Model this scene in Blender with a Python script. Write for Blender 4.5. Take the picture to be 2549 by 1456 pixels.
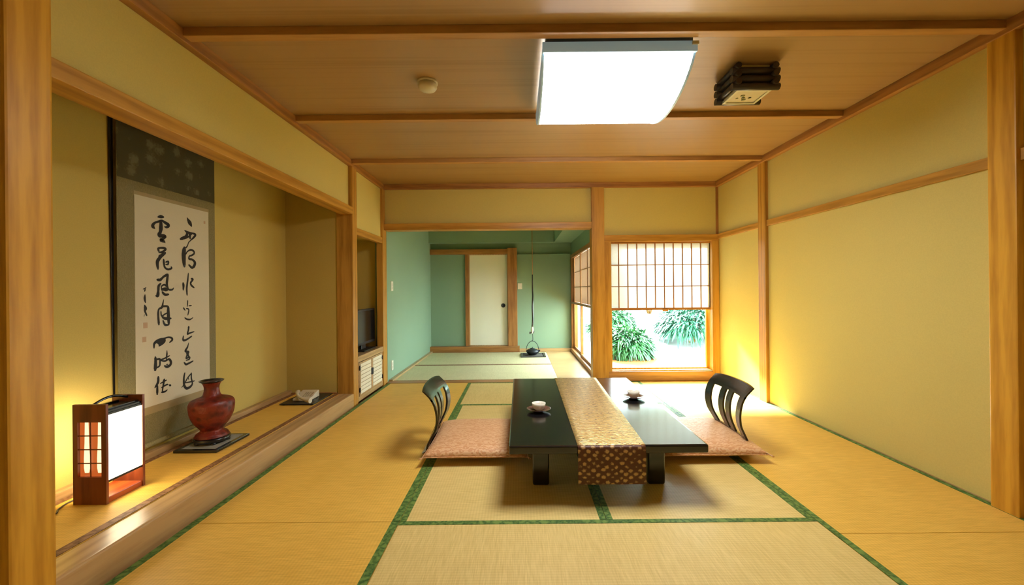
import bpy, bmesh, math, random
from mathutils import Vector, Matrix, noise
random.seed(7)
PI = math.pi
for o in list(bpy.data.objects): bpy.data.objects.remove(o)
S = bpy.context.scene
COL = S.collection
# ------------------------------------------------------------------ camera, sky, sun, exposure
cam_d = bpy.data.cameras.new('camera'); cam = bpy.data.objects.new('camera', cam_d); COL.objects.link(cam)
cam.location = (0, 0, 1.1); cam.rotation_euler = (PI/2, 0.00932, 0)
cam_d.sensor_width = 36; cam_d.sensor_fit = 'HORIZONTAL'; cam_d.lens = 36*1020.3/2549
cam_d.shift_x = -17.8/2549; cam_d.shift_y = -5.9/2549; cam_d.clip_start = 0.02
S.camera = cam
W = bpy.data.worlds.new('sky'); S.world = W; W.use_nodes = True
bg = W.node_tree.nodes['Background']; bg.inputs[0].default_value = (0.76, 0.92, 1.0, 1); bg.inputs[1].default_value = 9.0
sd = bpy.data.lights.new('sun', 'SUN'); sd.energy = 30; sd.angle = math.radians(9); sd.color = (0.84, 0.95, 1.0)
sun = bpy.data.objects.new('sun', sd); COL.objects.link(sun)
sun.rotation_euler = Vector((0.15, -1, -0.68)).to_track_quat('-Z', 'Y').to_euler(); sun.location = (0, 12, 9)
vs = S.view_settings; vs.view_transform = 'Standard'; vs.look = 'None'; vs.gamma = 1; vs.exposure = 1.5
vs.use_curve_mapping = False
LAMP = 9.5
# ------------------------------------------------------------------ materials
def new_mat(name):
    m = bpy.data.materials.new(name); m.use_nodes = True
    nt = m.node_tree; return m, nt, nt.nodes['Principled BSDF']
def N(nt, t, **k):
    n = nt.nodes.new(t)
    for a, v in k.items(): setattr(n, a, v)
    return n
def L(nt, a, b): nt.links.new(a, b)
def coords(nt, scale=(1,1,1), loc=(0,0,0), rot=(0,0,0)):
    t = N(nt, 'ShaderNodeTexCoord'); m = N(nt, 'ShaderNodeMapping')
    m.inputs['Scale'].default_value = scale; m.inputs['Location'].default_value = loc; m.inputs['Rotation'].default_value = rot
    L(nt, t.outputs['Object'], m.inputs[0]); return m.outputs[0]
def ramp(nt, fac, stops):
    r = N(nt, 'ShaderNodeValToRGB'); e = r.color_ramp.elements
    while len(e) < len(stops): e.new(0.5)
    for i, (p, c) in enumerate(stops): e[i].position = p; e[i].color = (*c, 1)
    L(nt, fac, r.inputs[0]); return r.outputs[0]
def bump(nt, p, h, strength=0.2, dist=0.002):
    b = N(nt, 'ShaderNodeBump'); b.inputs['Strength'].default_value = strength; b.inputs['Distance'].default_value = dist
    L(nt, h, b.inputs['Height']); L(nt, b.outputs[0], p.inputs['Normal'])
def plain(name, c, rough=0.5, metal=0, spec=0.5, coat=0):
    m, nt, p = new_mat(name); p.inputs['Base Color'].default_value = (*c, 1); p.inputs['Roughness'].default_value = rough
    p.inputs['Metallic'].default_value = metal; p.inputs['Specular IOR Level'].default_value = spec
    p.inputs['Coat Weight'].default_value = coat; p.inputs['Coat Roughness'].default_value = 0.14
    n = N(nt, 'ShaderNodeTexNoise'); n.inputs['Scale'].default_value = 40; n.inputs['Detail'].default_value = 3
    L(nt, coords(nt), n.inputs[0])
    mx = N(nt, 'ShaderNodeMixRGB', blend_type='MULTIPLY'); mx.inputs[0].default_value = 0.12
    mx.inputs[1].default_value = (*c, 1); L(nt, n.outputs[1], mx.inputs[2]); L(nt, mx.outputs[0], p.inputs['Base Color'])
    return m
def wood(name, lo, hi, axis='Z', rough=0.38, spec=0.45, fine=55, rings=7.0):
    m, nt, p = new_mat(name)
    i = 'XYZ'.index(axis)
    sc = [1, 1, 1]; sc[i] = 0.09
    v = coords(nt, sc)
    w = N(nt, 'ShaderNodeTexWave', wave_type='RINGS', rings_direction=axis)
    w.inputs['Scale'].default_value = rings; w.inputs['Distortion'].default_value = 5; w.inputs['Detail'].default_value = 3
    w.inputs['Detail Scale'].default_value = 1.4; L(nt, v, w.inputs[0])
    n = N(nt, 'ShaderNodeTexNoise'); n.inputs['Scale'].default_value = fine; n.inputs['Detail'].default_value = 5; L(nt, v, n.inputs[0])
    a = N(nt, 'ShaderNodeMath', operation='MULTIPLY_ADD'); a.inputs[1].default_value = 0.42
    L(nt, w.outputs[1], a.inputs[0]); L(nt, n.outputs[0], a.inputs[2])
    c = ramp(nt, a.outputs[0], [(0.28, lo), (0.92, hi)])
    L(nt, c, p.inputs['Base Color']); p.inputs['Roughness'].default_value = rough; p.inputs['Specular IOR Level'].default_value = spec
    bump(nt, p, a.outputs[0], 0.08, 0.001); return m
def plaster(name, c, var=0.07):
    m, nt, p = new_mat(name); v = coords(nt)
    n = N(nt, 'ShaderNodeTexNoise'); n.inputs['Scale'].default_value = 160; n.inputs['Detail'].default_value = 4; L(nt, v, n.inputs[0])
    n2 = N(nt, 'ShaderNodeTexNoise'); n2.inputs['Scale'].default_value = 1.2; n2.inputs['Detail'].default_value = 2; L(nt, v, n2.inputs[0])
    h_ = N(nt, 'ShaderNodeMath', operation='MULTIPLY'); h_.inputs[1].default_value = 0.5; L(nt, n2.outputs[0], h_.inputs[0])
    a = N(nt, 'ShaderNodeMath', operation='MULTIPLY_ADD'); a.inputs[1].default_value = 0.8; L(nt, n.outputs[0], a.inputs[0]); L(nt, h_.outputs[0], a.inputs[2])
    lo = tuple(x*(1-var) for x in c); hi = tuple(min(1, x*(1+var)) for x in c)
    L(nt, ramp(nt, a.outputs[0], [(0.35, lo), (0.95, hi)]), p.inputs['Base Color'])
    p.inputs['Roughness'].default_value = 0.92; p.inputs['Specular IOR Level'].default_value = 0.15
    bump(nt, p, n.outputs[0], 0.05, 0.002); return m
def tatami(name, lo, hi, rough=0.5):
    # ribs run along local X (across the mat), rush fibres along local Y
    m, nt, p = new_mat(name)
    w = N(nt, 'ShaderNodeTexWave', wave_type='BANDS', bands_direction='X'); w.inputs['Scale'].default_value = 21; w.inputs['Distortion'].default_value = 0.25
    w.inputs['Detail'].default_value = 1; L(nt, coords(nt), w.inputs[0])
    n = N(nt, 'ShaderNodeTexNoise'); n.inputs['Scale'].default_value = 14; n.inputs['Detail'].default_value = 6; L(nt, coords(nt, (1, 14, 1)), n.inputs[0])
    n2 = N(nt, 'ShaderNodeTexNoise'); n2.inputs['Scale'].default_value = 3; n2.inputs['Detail'].default_value = 3; L(nt, coords(nt), n2.inputs[0])
    a = N(nt, 'ShaderNodeMath', operation='MULTIPLY_ADD'); a.inputs[1].default_value = 0.16; L(nt, w.outputs[1], a.inputs[0]); L(nt, n.outputs[0], a.inputs[2])
    b = N(nt, 'ShaderNodeMath', operation='MULTIPLY_ADD'); b.inputs[1].default_value = 0.35; L(nt, n2.outputs[0], b.inputs[0]); L(nt, a.outputs[0], b.inputs[2])
    L(nt, ramp(nt, b.outputs[0], [(0.45, lo), (1.0, hi)]), p.inputs['Base Color'])
    p.inputs['Roughness'].default_value = rough; p.inputs['Specular IOR Level'].default_value = 0.4
    bump(nt, p, a.outputs[0], 0.25, 0.002); return m
def brocade_border(name, dark, light, sc=26):
    m, nt, p = new_mat(name)
    v = N(nt, 'ShaderNodeTexVoronoi', feature='DISTANCE_TO_EDGE'); v.inputs['Scale'].default_value = sc; L(nt, coords(nt), v.inputs[0])
    n = N(nt, 'ShaderNodeTexNoise'); n.inputs['Scale'].default_value = 90; L(nt, coords(nt), n.inputs[0])
    a = N(nt, 'ShaderNodeMath', operation='MULTIPLY_ADD'); a.inputs[1].default_value = 1.6; L(nt, v.outputs[0], a.inputs[0]); L(nt, n.outputs[0], a.inputs[2])
    L(nt, ramp(nt, a.outputs[0], [(0.42, dark), (0.95, light)]), p.inputs['Base Color']); p.inputs['Roughness'].default_value = 0.6
    p.inputs['Specular IOR Level'].default_value = 0.3
    return m
def paper(name, c, trans=0.6, rough=0.8):
    m, nt, p = new_mat(name); out = nt.nodes['Material Output']
    d = N(nt, 'ShaderNodeBsdfDiffuse'); t = N(nt, 'ShaderNodeBsdfTranslucent'); mx = N(nt, 'ShaderNodeMixShader')
    n = N(nt, 'ShaderNodeTexNoise'); n.inputs['Scale'].default_value = 70; n.inputs['Detail'].default_value = 4; L(nt, coords(nt), n.inputs[0])
    col = ramp(nt, n.outputs[0], [(0.3, tuple(x*0.94 for x in c)), (0.7, c)])
    L(nt, col, d.inputs[0]); L(nt, col, t.inputs[0]); mx.inputs[0].default_value = trans
    L(nt, d.outputs[0], mx.inputs[1]); L(nt, t.outputs[0], mx.inputs[2]); L(nt, mx.outputs[0], out.inputs[0]); return m
def emit(name, c, s, base=None):
    m, nt, p = new_mat(name); p.inputs['Base Color'].default_value = (*(base or c), 1)
    p.inputs['Emission Color'].default_value = (*c, 1); p.inputs['Emission Strength'].default_value = s; p.inputs['Roughness'].default_value = 0.4
    return m
def glass(name):
    m, nt, p = new_mat(name); out = nt.nodes['Material Output']
    t = N(nt, 'ShaderNodeBsdfTransparent'); g = N(nt, 'ShaderNodeBsdfGlossy'); g.inputs['Roughness'].default_value = 0.01
    f = N(nt, 'ShaderNodeFresnel'); f.inputs[0].default_value = 1.2; mx = N(nt, 'ShaderNodeMixShader')
    t.inputs[0].default_value = (0.96, 0.98, 0.97, 1)
    k_ = N(nt, 'ShaderNodeMath', operation='MULTIPLY'); k_.inputs[1].default_value = 0.3; L(nt, f.outputs[0], k_.inputs[0])
    L(nt, k_.outputs[0], mx.inputs[0]); L(nt, t.outputs[0], mx.inputs[1]); L(nt, g.outputs[0], mx.inputs[2]); L(nt, mx.outputs[0], out.inputs[0]); return m
def woven(name, base, gold, sc, metal=0.6, rough=0.38, thr=(0.42, 0.5), dots=None):
    # brocade: wavy gold thread over a coloured ground
    m, nt, p = new_mat(name)
    v = coords(nt)
    w = N(nt, 'ShaderNodeTexWave', wave_type='BANDS', bands_direction='Y'); w.inputs['Scale'].default_value = sc; w.inputs['Distortion'].default_value = 9
    w.inputs['Detail'].default_value = 1.5; w.inputs['Detail Scale'].default_value = 2.6; L(nt, v, w.inputs[0])
    fac = w.outputs[1]
    if dots:
        vo = N(nt, 'ShaderNodeTexVoronoi'); vo.inputs['Scale'].default_value = dots; vo.inputs['Randomness'].default_value = 0.35; L(nt, v, vo.inputs[0])
        s = N(nt, 'ShaderNodeMath', operation='LESS_THAN'); s.inputs[1].default_value = 0.33; L(nt, vo.outputs[0], s.inputs[0])
        mxx = N(nt, 'ShaderNodeMath', operation='MAXIMUM'); L(nt, w.outputs[1], mxx.inputs[0]); L(nt, s.outputs[0], mxx.inputs[1]); fac = mxx.outputs[0]
    r = N(nt, 'ShaderNodeMapRange'); r.inputs[1].default_value = thr[0]; r.inputs[2].default_value = thr[1]; L(nt, fac, r.inputs[0])
    mx = N(nt, 'ShaderNodeMixRGB'); mx.inputs[1].default_value = (*base, 1); mx.inputs[2].default_value = (*gold, 1); L(nt, r.outputs[0], mx.inputs[0])
    L(nt, mx.outputs[0], p.inputs['Base Color'])
    mm = N(nt, 'ShaderNodeMath', operation='MULTIPLY'); mm.inputs[1].default_value = metal; L(nt, r.outputs[0], mm.inputs[0]); L(nt, mm.outputs[0], p.inputs['Metallic'])
    p.inputs['Roughness'].default_value = rough; bump(nt, p, r.outputs[0], 0.5, 0.002); return m
M = {}
M['wall'] = plaster('yellow_plaster', (0.62, 0.50, 0.155))
M['green'] = plaster('green_plaster', (0.25, 0.36, 0.235), 0.05)
M['cream'] = plaster('cream_panel', (0.66, 0.56, 0.30), 0.06)
M['toko_wall'] = plaster('alcove_plaster', (0.56, 0.42, 0.115))
for a in 'XYZ':
    M['post'+a] = wood('cedar_'+a, (0.46, 0.205, 0.016), (0.71, 0.37, 0.038), a, spec=0.3)
    M['lintel'+a] = wood('dark_cedar_'+a, (0.34, 0.155, 0.020), (0.55, 0.28, 0.046), a, spec=0.3)
    M['brown'+a] = wood('brown_wood_'+a, (0.24, 0.095, 0.025), (0.44, 0.20, 0.055), a)
    M['pale'+a] = wood('pale_wood_'+a, (0.34, 0.20, 0.075), (0.52, 0.33, 0.14), a, rough=0.3)
def ceiling_wood(name, lo, hi):
    m, nt, p = new_mat(name)
    n = N(nt, 'ShaderNodeTexNoise'); n.inputs['Scale'].default_value = 60; n.inputs['Detail'].default_value = 3; L(nt, coords(nt, (0.012, 1, 1)), n.inputs[0])
    n2 = N(nt, 'ShaderNodeTexNoise'); n2.inputs['Scale'].default_value = 14; n2.inputs['Detail'].default_value = 2; L(nt, coords(nt, (0.03, 1, 1)), n2.inputs[0])
    a = N(nt, 'ShaderNodeMath', operation='ADD'); L(nt, n.outputs[0], a.inputs[0]); L(nt, n2.outputs[0], a.inputs[1])
    L(nt, ramp(nt, a.outputs[0], [(0.6, lo), (1.0 if False else 0.99, hi)]), p.inputs['Base Color']); p.inputs['Roughness'].default_value = 0.36; p.inputs['Specular IOR Level'].default_value = 0.5
    return m
M['ceil'] = ceiling_wood('ceiling_cedar', (0.33, 0.19, 0.075), (0.405, 0.245, 0.108))
M['batten'] = wood('batten_wood', (0.32, 0.15, 0.04), (0.50, 0.26, 0.08), 'X', rough=0.4)
M['red_wood'] = wood('red_lantern_wood', (0.12, 0.026, 0.010), (0.24, 0.062, 0.020), 'Z', rough=0.3)
M['tat_a'] = tatami('tatami_golden', (0.64, 0.37, 0.050), (0.86, 0.53, 0.098))  # golden and straw tones: mat variation plus weave sheen put into the colour
M['tat_b'] = tatami('tatami_straw', (0.59, 0.43, 0.132), (0.77, 0.59, 0.22))
M['tat_c'] = tatami('tatami_greenish', (0.58, 0.52, 0.27), (0.74, 0.68, 0.40))
M['heri'] = brocade_border('green_border_cloth', (0.035, 0.10, 0.018), (0.17, 0.27, 0.055))
M['heri_brown'] = brocade_border('brown_border_cloth', (0.15, 0.065, 0.02), (0.34, 0.17, 0.07), 22)
M['paper'] = paper('shoji_paper', (0.86, 0.88, 0.84), 0.26)
M['paper_pink'] = paper('shoji_paper_rosy', (0.74, 0.58, 0.45), 0.22)
M['fusuma'] = plaster('fusuma_paper', (0.78, 0.74, 0.58), 0.03)
M['glass'] = glass('window_glass')
M['lacquer'] = plain('black_lacquer', (0.006, 0.006, 0.007), 0.2, 0, 0.5, 0.5)
M['black'] = plain('black_plastic', (0.012, 0.011, 0.012), 0.35)
M['blackwood'] = plain('black_lacquered_wood', (0.012, 0.011, 0.011), 0.22, 0, 0.5, 0.4)
M['iron'] = plain('cast_iron', (0.02, 0.022, 0.026), 0.5, 0.3)
M['ink'] = plain('ink', (0.012, 0.010, 0.008), 0.7)
M['seal'] = plain('faded_seal_ink', (0.50, 0.33, 0.20), 0.8)
M['cream_plastic'] = plain('cream_plastic', (0.68, 0.60, 0.42), 0.38)
M['white_plastic'] = plain('white_plastic', (0.72, 0.70, 0.55), 0.4)
M['porcelain'] = plain('porcelain', (0.82, 0.78, 0.66), 0.15, 0, 0.5, 0.3)
M['saucer'] = plain('saucer_lacquer', (0.13, 0.06, 0.045), 0.2, 0, 0.5, 0.3)
M['grey_metal'] = plain('bluish_metal', (0.16, 0.21, 0.25), 0.4, 0.3)
M['dark_bar'] = plain('dark_bars', (0.05, 0.04, 0.035), 0.4)
M['lamp'] = emit('lit_diffuser', (0.98, 0.985, 1.0), LAMP)
M['shade'] = emit('lit_paper', (1.0, 0.87, 0.60), 4.2)
M['tube'] = emit('lit_tube', (1.0, 0.76, 0.40), 0.55, (0.3, 0.2, 0.08))
M['amber'] = emit('lit_amber_pane', (0.62, 0.12, 0.02), 0.30, (0.05, 0.008, 0.002))
M['lamp_rim'] = emit('translucent_lamp_rim', (0.45, 0.66, 0.78), 0.06)
M['door_white'] = plaster('door_paper', (0.74, 0.68, 0.50), 0.04)
M['olive'] = plain('olive_print', (0.30, 0.30, 0.12), 0.6)
M['grey_inset'] = plain('grey_inset', (0.34, 0.34, 0.27), 0.5)
M['red_lit'] = wood('lit_red_tray_wood', (0.30, 0.045, 0.010), (0.46, 0.085, 0.018), 'Y', rough=0.25)  # red wood of the tray with the lantern's glow painted in as brighter colour
# ------------------------------------------------------------------ mesh helpers (all coordinates in metres, world frame)
LOC = {}
def tag(o, label=None, cat=None, group=None, kind=None):
    if label: o['label'] = label
    if cat: o['category'] = cat
    if group: o['group'] = group
    if kind: o['kind'] = kind
    return o
def link(name, me, mat, parent=None, smooth=False):
    o = bpy.data.objects.new(name, me); COL.objects.link(o)
    if mat is not None and not me.materials: me.materials.append(mat)
    if smooth:
        for f in me.polygons: f.use_smooth = True
    if parent is not None: o.parent = parent
    return o
def wloc(p):
    v = Vector((0, 0, 0))
    while p is not None: v += p.location; p = p.parent
    return v
def mesh(name, verts, faces, mat, parent=None, smooth=False, local=False):
    me = bpy.data.meshes.new(name)
    off = Vector((0, 0, 0)) if local else wloc(parent)
    me.from_pydata([tuple(Vector(v)-off) for v in verts], [], faces); me.update()
    bm = bmesh.new(); bm.from_mesh(me); bmesh.ops.recalc_face_normals(bm, faces=bm.faces); bm.to_mesh(me); bm.free()
    return link(name, me, mat, parent, smooth)
def bmobj(name, bm, mat, parent=None, smooth=False, local=False):
    if not local and parent is not None:
        bmesh.ops.translate(bm, verts=bm.verts, vec=-wloc(parent))
    bmesh.ops.recalc_face_normals(bm, faces=bm.faces)
    me = bpy.data.meshes.new(name); bm.to_mesh(me); bm.free()
    return link(name, me, mat, parent, smooth)
def bm_box(bm, x0, x1, y0, y1, z0, z1, bev=0.0, seg=2):
    r = bmesh.ops.create_cube(bm, size=1.0)
    for v in r['verts']:
        v.co = Vector(((x0+x1)/2+v.co.x*(x1-x0), (y0+y1)/2+v.co.y*(y1-y0), (z0+z1)/2+v.co.z*(z1-z0)))
    if bev > 0:
        es = list({e for v in r['verts'] for e in v.link_edges})
        bmesh.ops.bevel(bm, geom=es, offset=bev, segments=seg, affect='EDGES', profile=0.6)
def box(name, x0, x1, y0, y1, z0, z1, mat, parent=None, bev=0.0, seg=2, local=False):
    bm = bmesh.new(); bm_box(bm, x0, x1, y0, y1, z0, z1, bev, seg)
    return bmobj(name, bm, mat, parent, False, local)
def boxes(name, lst, mat, parent=None):
    bm = bmesh.new()
    for b in lst: bm_box(bm, *b)
    return bmobj(name, bm, mat, parent)
def centred(name, x0, x1, y0, y1, z0, z1, mat, parent, bev=0.0, rot=False):
    """box whose own origin is its centre (so its grain starts fresh); rot turns local Y along world X"""
    c = Vector(((x0+x1)/2, (y0+y1)/2, (z0+z1)/2)); hx, hy, hz = (x1-x0)/2, (y1-y0)/2, (z1-z0)/2
    if rot: hx, hy = hy, hx
    o = box(name, -hx, hx, -hy, hy, -hz, hz, mat, None, bev)
    o.parent = parent; o.location = c - wloc(parent)
    if rot: o.rotation_euler = (0, 0, PI/2)
    return o
def empty(name, loc, label=None, cat=None, group=None, kind=None, rz=0):
    o = bpy.data.objects.new(name, None); COL.objects.link(o); o.location = loc; o.rotation_euler = (0, 0, rz); o.empty_display_size = 0.1
    return tag(o, label, cat, group, kind)
def lathe(name, prof, c, mat, parent=None, seg=40, smooth=True, local=False, wob=None):
    vs_, fs = [], []
    n = len(prof)
    for j in range(seg):
        a = 2*PI*j/seg
        for i, (r, z) in enumerate(prof):
            k = 1 + (wob(a, i) if wob else 0)
            vs_.append((c[0]+r*k*math.cos(a), c[1]+r*k*math.sin(a), c[2]+z))
    for j in range(seg):
        j2 = (j+1) % seg
        for i in range(n-1):
            fs.append((j*n+i, j2*n+i, j2*n+i+1, j*n+i+1))
    if prof[0][0] > 1e-5: fs.append(tuple(j*n for j in range(seg))[::-1])
    if prof[-1][0] > 1e-5: fs.append(tuple(j*n+n-1 for j in range(seg)))
    o = mesh(name, vs_, fs, mat, parent, smooth, local)
    bm = bmesh.new(); bm.from_mesh(o.data); bmesh.ops.remove_doubles(bm, verts=bm.verts, dist=1e-6); bm.to_mesh(o.data); bm.free()
    return o
def tube(name, pts, rad, mat, parent=None, seg=10, smooth=True, local=False):
    pts = [Vector(p) for p in pts]; n = len(pts)
    rad = rad if isinstance(rad, (list, tuple)) else [rad]*n
    vs_, fs = [], []; up = Vector((0.13, 0.21, 0.97))
    for i, p in enumerate(pts):
        t = (pts[min(i+1, n-1)]-pts[max(i-1, 0)]).normalized()
        if i == 0:
            a = t.cross(up)
            if a.length < 1e-3: a = t.cross(Vector((1, 0, 0)))
        else: a = a-t*a.dot(t)
        a.normalize(); b = t.cross(a).normalized()
        for j in range(seg):
            g = 2*PI*j/seg; vs_.append(p+rad[i]*(math.cos(g)*a+math.sin(g)*b))
    for i in range(n-1):
        for j in range(seg):
            j2 = (j+1) % seg; fs.append((i*seg+j, i*seg+j2, (i+1)*seg+j2, (i+1)*seg+j))
    fs.append(tuple(range(seg))[::-1]); fs.append(tuple((n-1)*seg+j for j in range(seg)))
    o = mesh(name, vs_, fs, mat, parent, smooth, local)
    for f in list(o.data.polygons)[-2:]: f.use_smooth = False
    return o
def catmull(P, k=6):
    out = []
    for i in range(len(P)-1):
        p0, p1, p2, p3 = P[max(i-1, 0)], P[i], P[i+1], P[min(i+2, len(P)-1)]
        for s in range(k):
            t = s/k
            out.append(tuple(0.5*((2*b)+(-a+c)*t+(2*a-5*b+4*c-d)*t*t+(-a+3*b-3*c+d)*t**3) for a, b, c, d in zip(p0, p1, p2, p3)))
    out.append(tuple(P[-1])); return out
ST = 'structure'
# ------------------------------------------------------------------ room dimensions
XL, XR, YF, ZC = -1.60, 2.385, 4.90, 2.37     # left face, right wall, far wall, ceiling boards
XB = -2.25                                     # back of the display alcove
YN = -1.6                                      # wall behind the camera
ZT = 0.12                                      # alcove floor level
# ---- floor: a slab carrying every mat
fl = tag(box('floor', -2.36, 2.50, YN, 7.50, -0.16, -0.055, M['brownX']), 'tatami floor running through both rooms', 'floor', kind=ST)
def mat_piece(x0, x1, y0, y1, mat, across=False, heri=M['heri'], hw=0.030, name='tatami_mat', zt=0.0, par=fl, sides=(1, 1)):
    g = 0.0012
    o = centred(name, x0+g, x1-g, y0+g, y1-g, zt-0.055, zt, mat, par, 0.002, across)
    hx, hy = ((y1-y0)/2-g, (x1-x0)/2-g) if across else ((x1-x0)/2-g, (y1-y0)/2-g)
    for s, on in zip((-1, 1), sides):
        if on:
            b = box('cloth_border', min(s*hx, s*(hx-hw)), max(s*hx, s*(hx-hw)), -hy, hy, 0.0265, 0.0293, heri, None)
            b.parent = o
    return o
Lm, Xa, Xc, Xb, Y1 = 1.973, -0.581, 0.406, 1.392, 1.958
Y2 = Y1+Lm
for y0, y1 in ((YN, Y1-Lm), (Y1-Lm, Y1), (Y1, Y2), (Y2, YF-0.01)): mat_piece(XL+0.02, Xa, y0, y1, M['tat_a'], hw=0.036)
for y0, y1 in ((YN, 1.83-Lm), (1.83-Lm, 1.83), (1.83, 1.83+Lm), (1.83+Lm, YF-0.01)): mat_piece(Xb, XR-0.006, y0, y1, M['tat_a'])
for x0, x1 in ((Xa, Xc), (Xc, Xb)):
    mat_piece(x0, x1, Y1, Y2, M['tat_b'])
    mat_piece(x0, x1, YN, Y1-Lm, M['tat_a'])
mat_piece(Xa, Xb, Y1-Lm, Y1-Lm/2, M['tat_b'], True); mat_piece(Xa, Xb, Y1-Lm/2, Y1, M['tat_b'], True)
mat_piece(Xa, Xb, Y2, YF-0.01, M['tat_b'], True)
# green room floor: three mats across, a strip of pale boards by the window
G0, G1, GX = 5.02, 7.34, 0.47
for y0, y1 in ((G0, 6.07), (6.07, 7.30)): mat_piece(-1.55, GX, y0, y1, M['tat_c'], True, M['heri_brown'], 0.028)
for y0, y1 in ((G0, 6.07), (6.07, 7.34)): centred('floor_board', GX+0.002, 0.915, y0+0.002, y1-0.002, -0.05, -0.002, M['paleX'], fl, 0.002)
tag(box('trim_1', XL, 0.86, YF-0.008, G0, -0.05, 0.004, M['brownX'], None, 0.003), 'wooden threshold strip between the two rooms', 'threshold', kind=ST)
# ---- ceiling: boards and battens as pieces
ce = tag(box('ceiling', -2.45, 2.55, YN-0.1, 5.30, ZC+0.03, ZC+0.16, M['ceil']), 'cedar board ceiling with cross battens', 'ceiling', kind=ST)
BY = [Y1-2*Lm/2, Y1-Lm/2, Y1, Y1+Lm/2, Y1+Lm, YF]
ys = [YN]+BY
for a, b in zip(ys[:-1], ys[1:]):
    h = (a+b)/2
    centred('ceiling_board', XL-0.06, XR+0.03, a+0.001, b-0.001, ZC, ZC+0.025, M['ceil'], ce, 0.0015)
for y in BY[:-1]:
    centred('ceiling_batten', XL-0.02, XR, y, y+0.052, ZC-0.040, ZC+0.004, M['batten'], ce, 0.004)
    centred('batten_fillet', XL-0.02, XR, y+0.052, y+0.070, ZC-0.014, ZC+0.004, M['batten'], ce, 0.002)
# mouldings round the room, under the boards
tag(box('trim_2', XL-0.05, XL+0.005, YN, YF, ZC-0.062, ZC, M['brownY'], None, 0.004), 'ceiling moulding above the left wall', 'moulding', kind=ST)
tag(box('trim_3', XR-0.045, XR+0.02, YN, YF, ZC-0.062, ZC, M['brownY'], None, 0.004), 'ceiling moulding above the right wall', 'moulding', kind=ST)
tag(box('trim_4', XL, XR, YF-0.04, YF+0.02, ZC-0.058, ZC, M['brownX'], None, 0.004), 'ceiling moulding above the far wall', 'moulding', kind=ST)
# ---- right wall
wr = tag(box('wall_right', XR, XR+0.12, YN, 5.04, -0.06, ZC+0.03, M['wall']), 'yellow plaster wall on the right', 'wall', kind=ST)
tag(box('trim_5', XR-0.036, XR+0.05, 1.932, 2.052, -0.02, ZC-0.05, M['postZ'], None, 0.006), 'broad cedar post standing nearest on the right wall', 'post', kind=ST)
tag(box('trim_6', XR-0.030, XR+0.05, 3.915, 4.035, -0.02, ZC-0.05, M['lintelZ'], None, 0.005), 'cedar post in the right wall near the window', 'post', kind=ST)
tag(box('trim_7', XR-0.018, XR+0.02, YN, YF, 1.69, 1.748, M['lintelY'], None, 0.004), 'horizontal cedar rail along the right wall', 'rail', kind=ST)
tag(box('baseboard_right', XR-0.006, XR+0.02, YN, YF, -0.03, 0.006, M['paleY'], None, 0.001), 'thin wooden edge where the mats meet the right wall', 'baseboard', kind=ST)
# ---- far wall
wb = tag(boxes('wall_back', [(XL-0.12, 0.93, YF+0.01, YF+0.11, 1.85, ZC+0.03), (0.93, XR+0.1, YF+0.01, YF+0.11, 1.72, ZC+0.03), (0.93, 1.10, YF+0.03, YF+0.11, -0.06, 1.75), (2.30, XR+0.1, YF+0.03, YF+0.11, -0.06, 1.75), (1.0, XR+0.1, YF+0.01, YF+0.14, -0.3, 0.01)], M['wall']), 'yellow plaster wall band above the opening and the window', 'wall', kind=ST)
tag(box('trim_8', XL, 0.87, YF-0.03, YF+0.12, 1.828, 1.905, M['lintelX'], None, 0.005), 'cedar lintel over the opening to the green room', 'lintel', kind=ST)
tag(box('trim_9', 0.868, 1.018, YF-0.035, YF+0.12, -0.02, ZC-0.05, M['lintelZ'], None, 0.006), 'cedar post between the green room opening and the window', 'post', kind=ST)
tag(box('trim_10', 1.018, XR, YF-0.025, YF+0.12, 1.665, 1.745, M['lintelX'], None, 0.005), 'cedar lintel over the garden window', 'lintel', kind=ST)
tag(box('trim_11', 2.298, XR-0.004, YF-0.028, YF+0.13, -0.02, 1.67, M['lintelZ'], None, 0.004), 'cedar jamb at the right of the garden window', 'jamb', kind=ST)
tag(box('trim_12', 1.018, 1.10, YF-0.020, YF+0.13, -0.02, 1.67, M['lintelZ'], None, 0.004), 'cedar jamb at the left of the garden window', 'jamb', kind=ST)
tag(box('trim_13', 2.362, XR+0.005, YF-0.012, YF+0.02, 1.745, ZC-0.05, M['brownZ'], None, 0.003), 'slim wooden corner strip above the garden window', 'trim', kind=ST)
# window 1: a raised paper screen over a clear pane
w1 = empty('window_1', (1.70, YF+0.06, 0.01), 'garden window with a raised paper screen over clear glass', 'window', kind=ST)
box('window_sill', 1.06, 2.30, YF-0.022, YF+0.15, 0.004, 0.118, M['brownX'], w1, 0.006)
box('sill_lip', 1.09, 2.30, YF+0.005, YF+0.15, 0.118, 0.128, M['postX'], w1, 0.002)
gf = boxes('sash', [(1.10, 1.128, YF+0.09, YF+0.12, 0.128, 0.90), (2.272, 2.30, YF+0.09, YF+0.12, 0.128, 0.90), (1.128, 2.272, YF+0.09, YF+0.12, 0.128, 0.142), (1.128, 2.272, YF+0.09, YF+0.12, 1.63, 1.66), (1.10, 1.128, YF+0.09, YF+0.12, 0.90, 1.66), (2.272, 2.30, YF+0.09, YF+0.12, 0.90, 1.66)], M['postZ'], w1)
box('pane', 1.128, 2.272, YF+0.103, YF+0.107, 0.142, 1.63, M['glass'], gf)
sx0, sx1, sz0, sz1 = 1.092, 2.302, 0.872, 1.664
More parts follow.
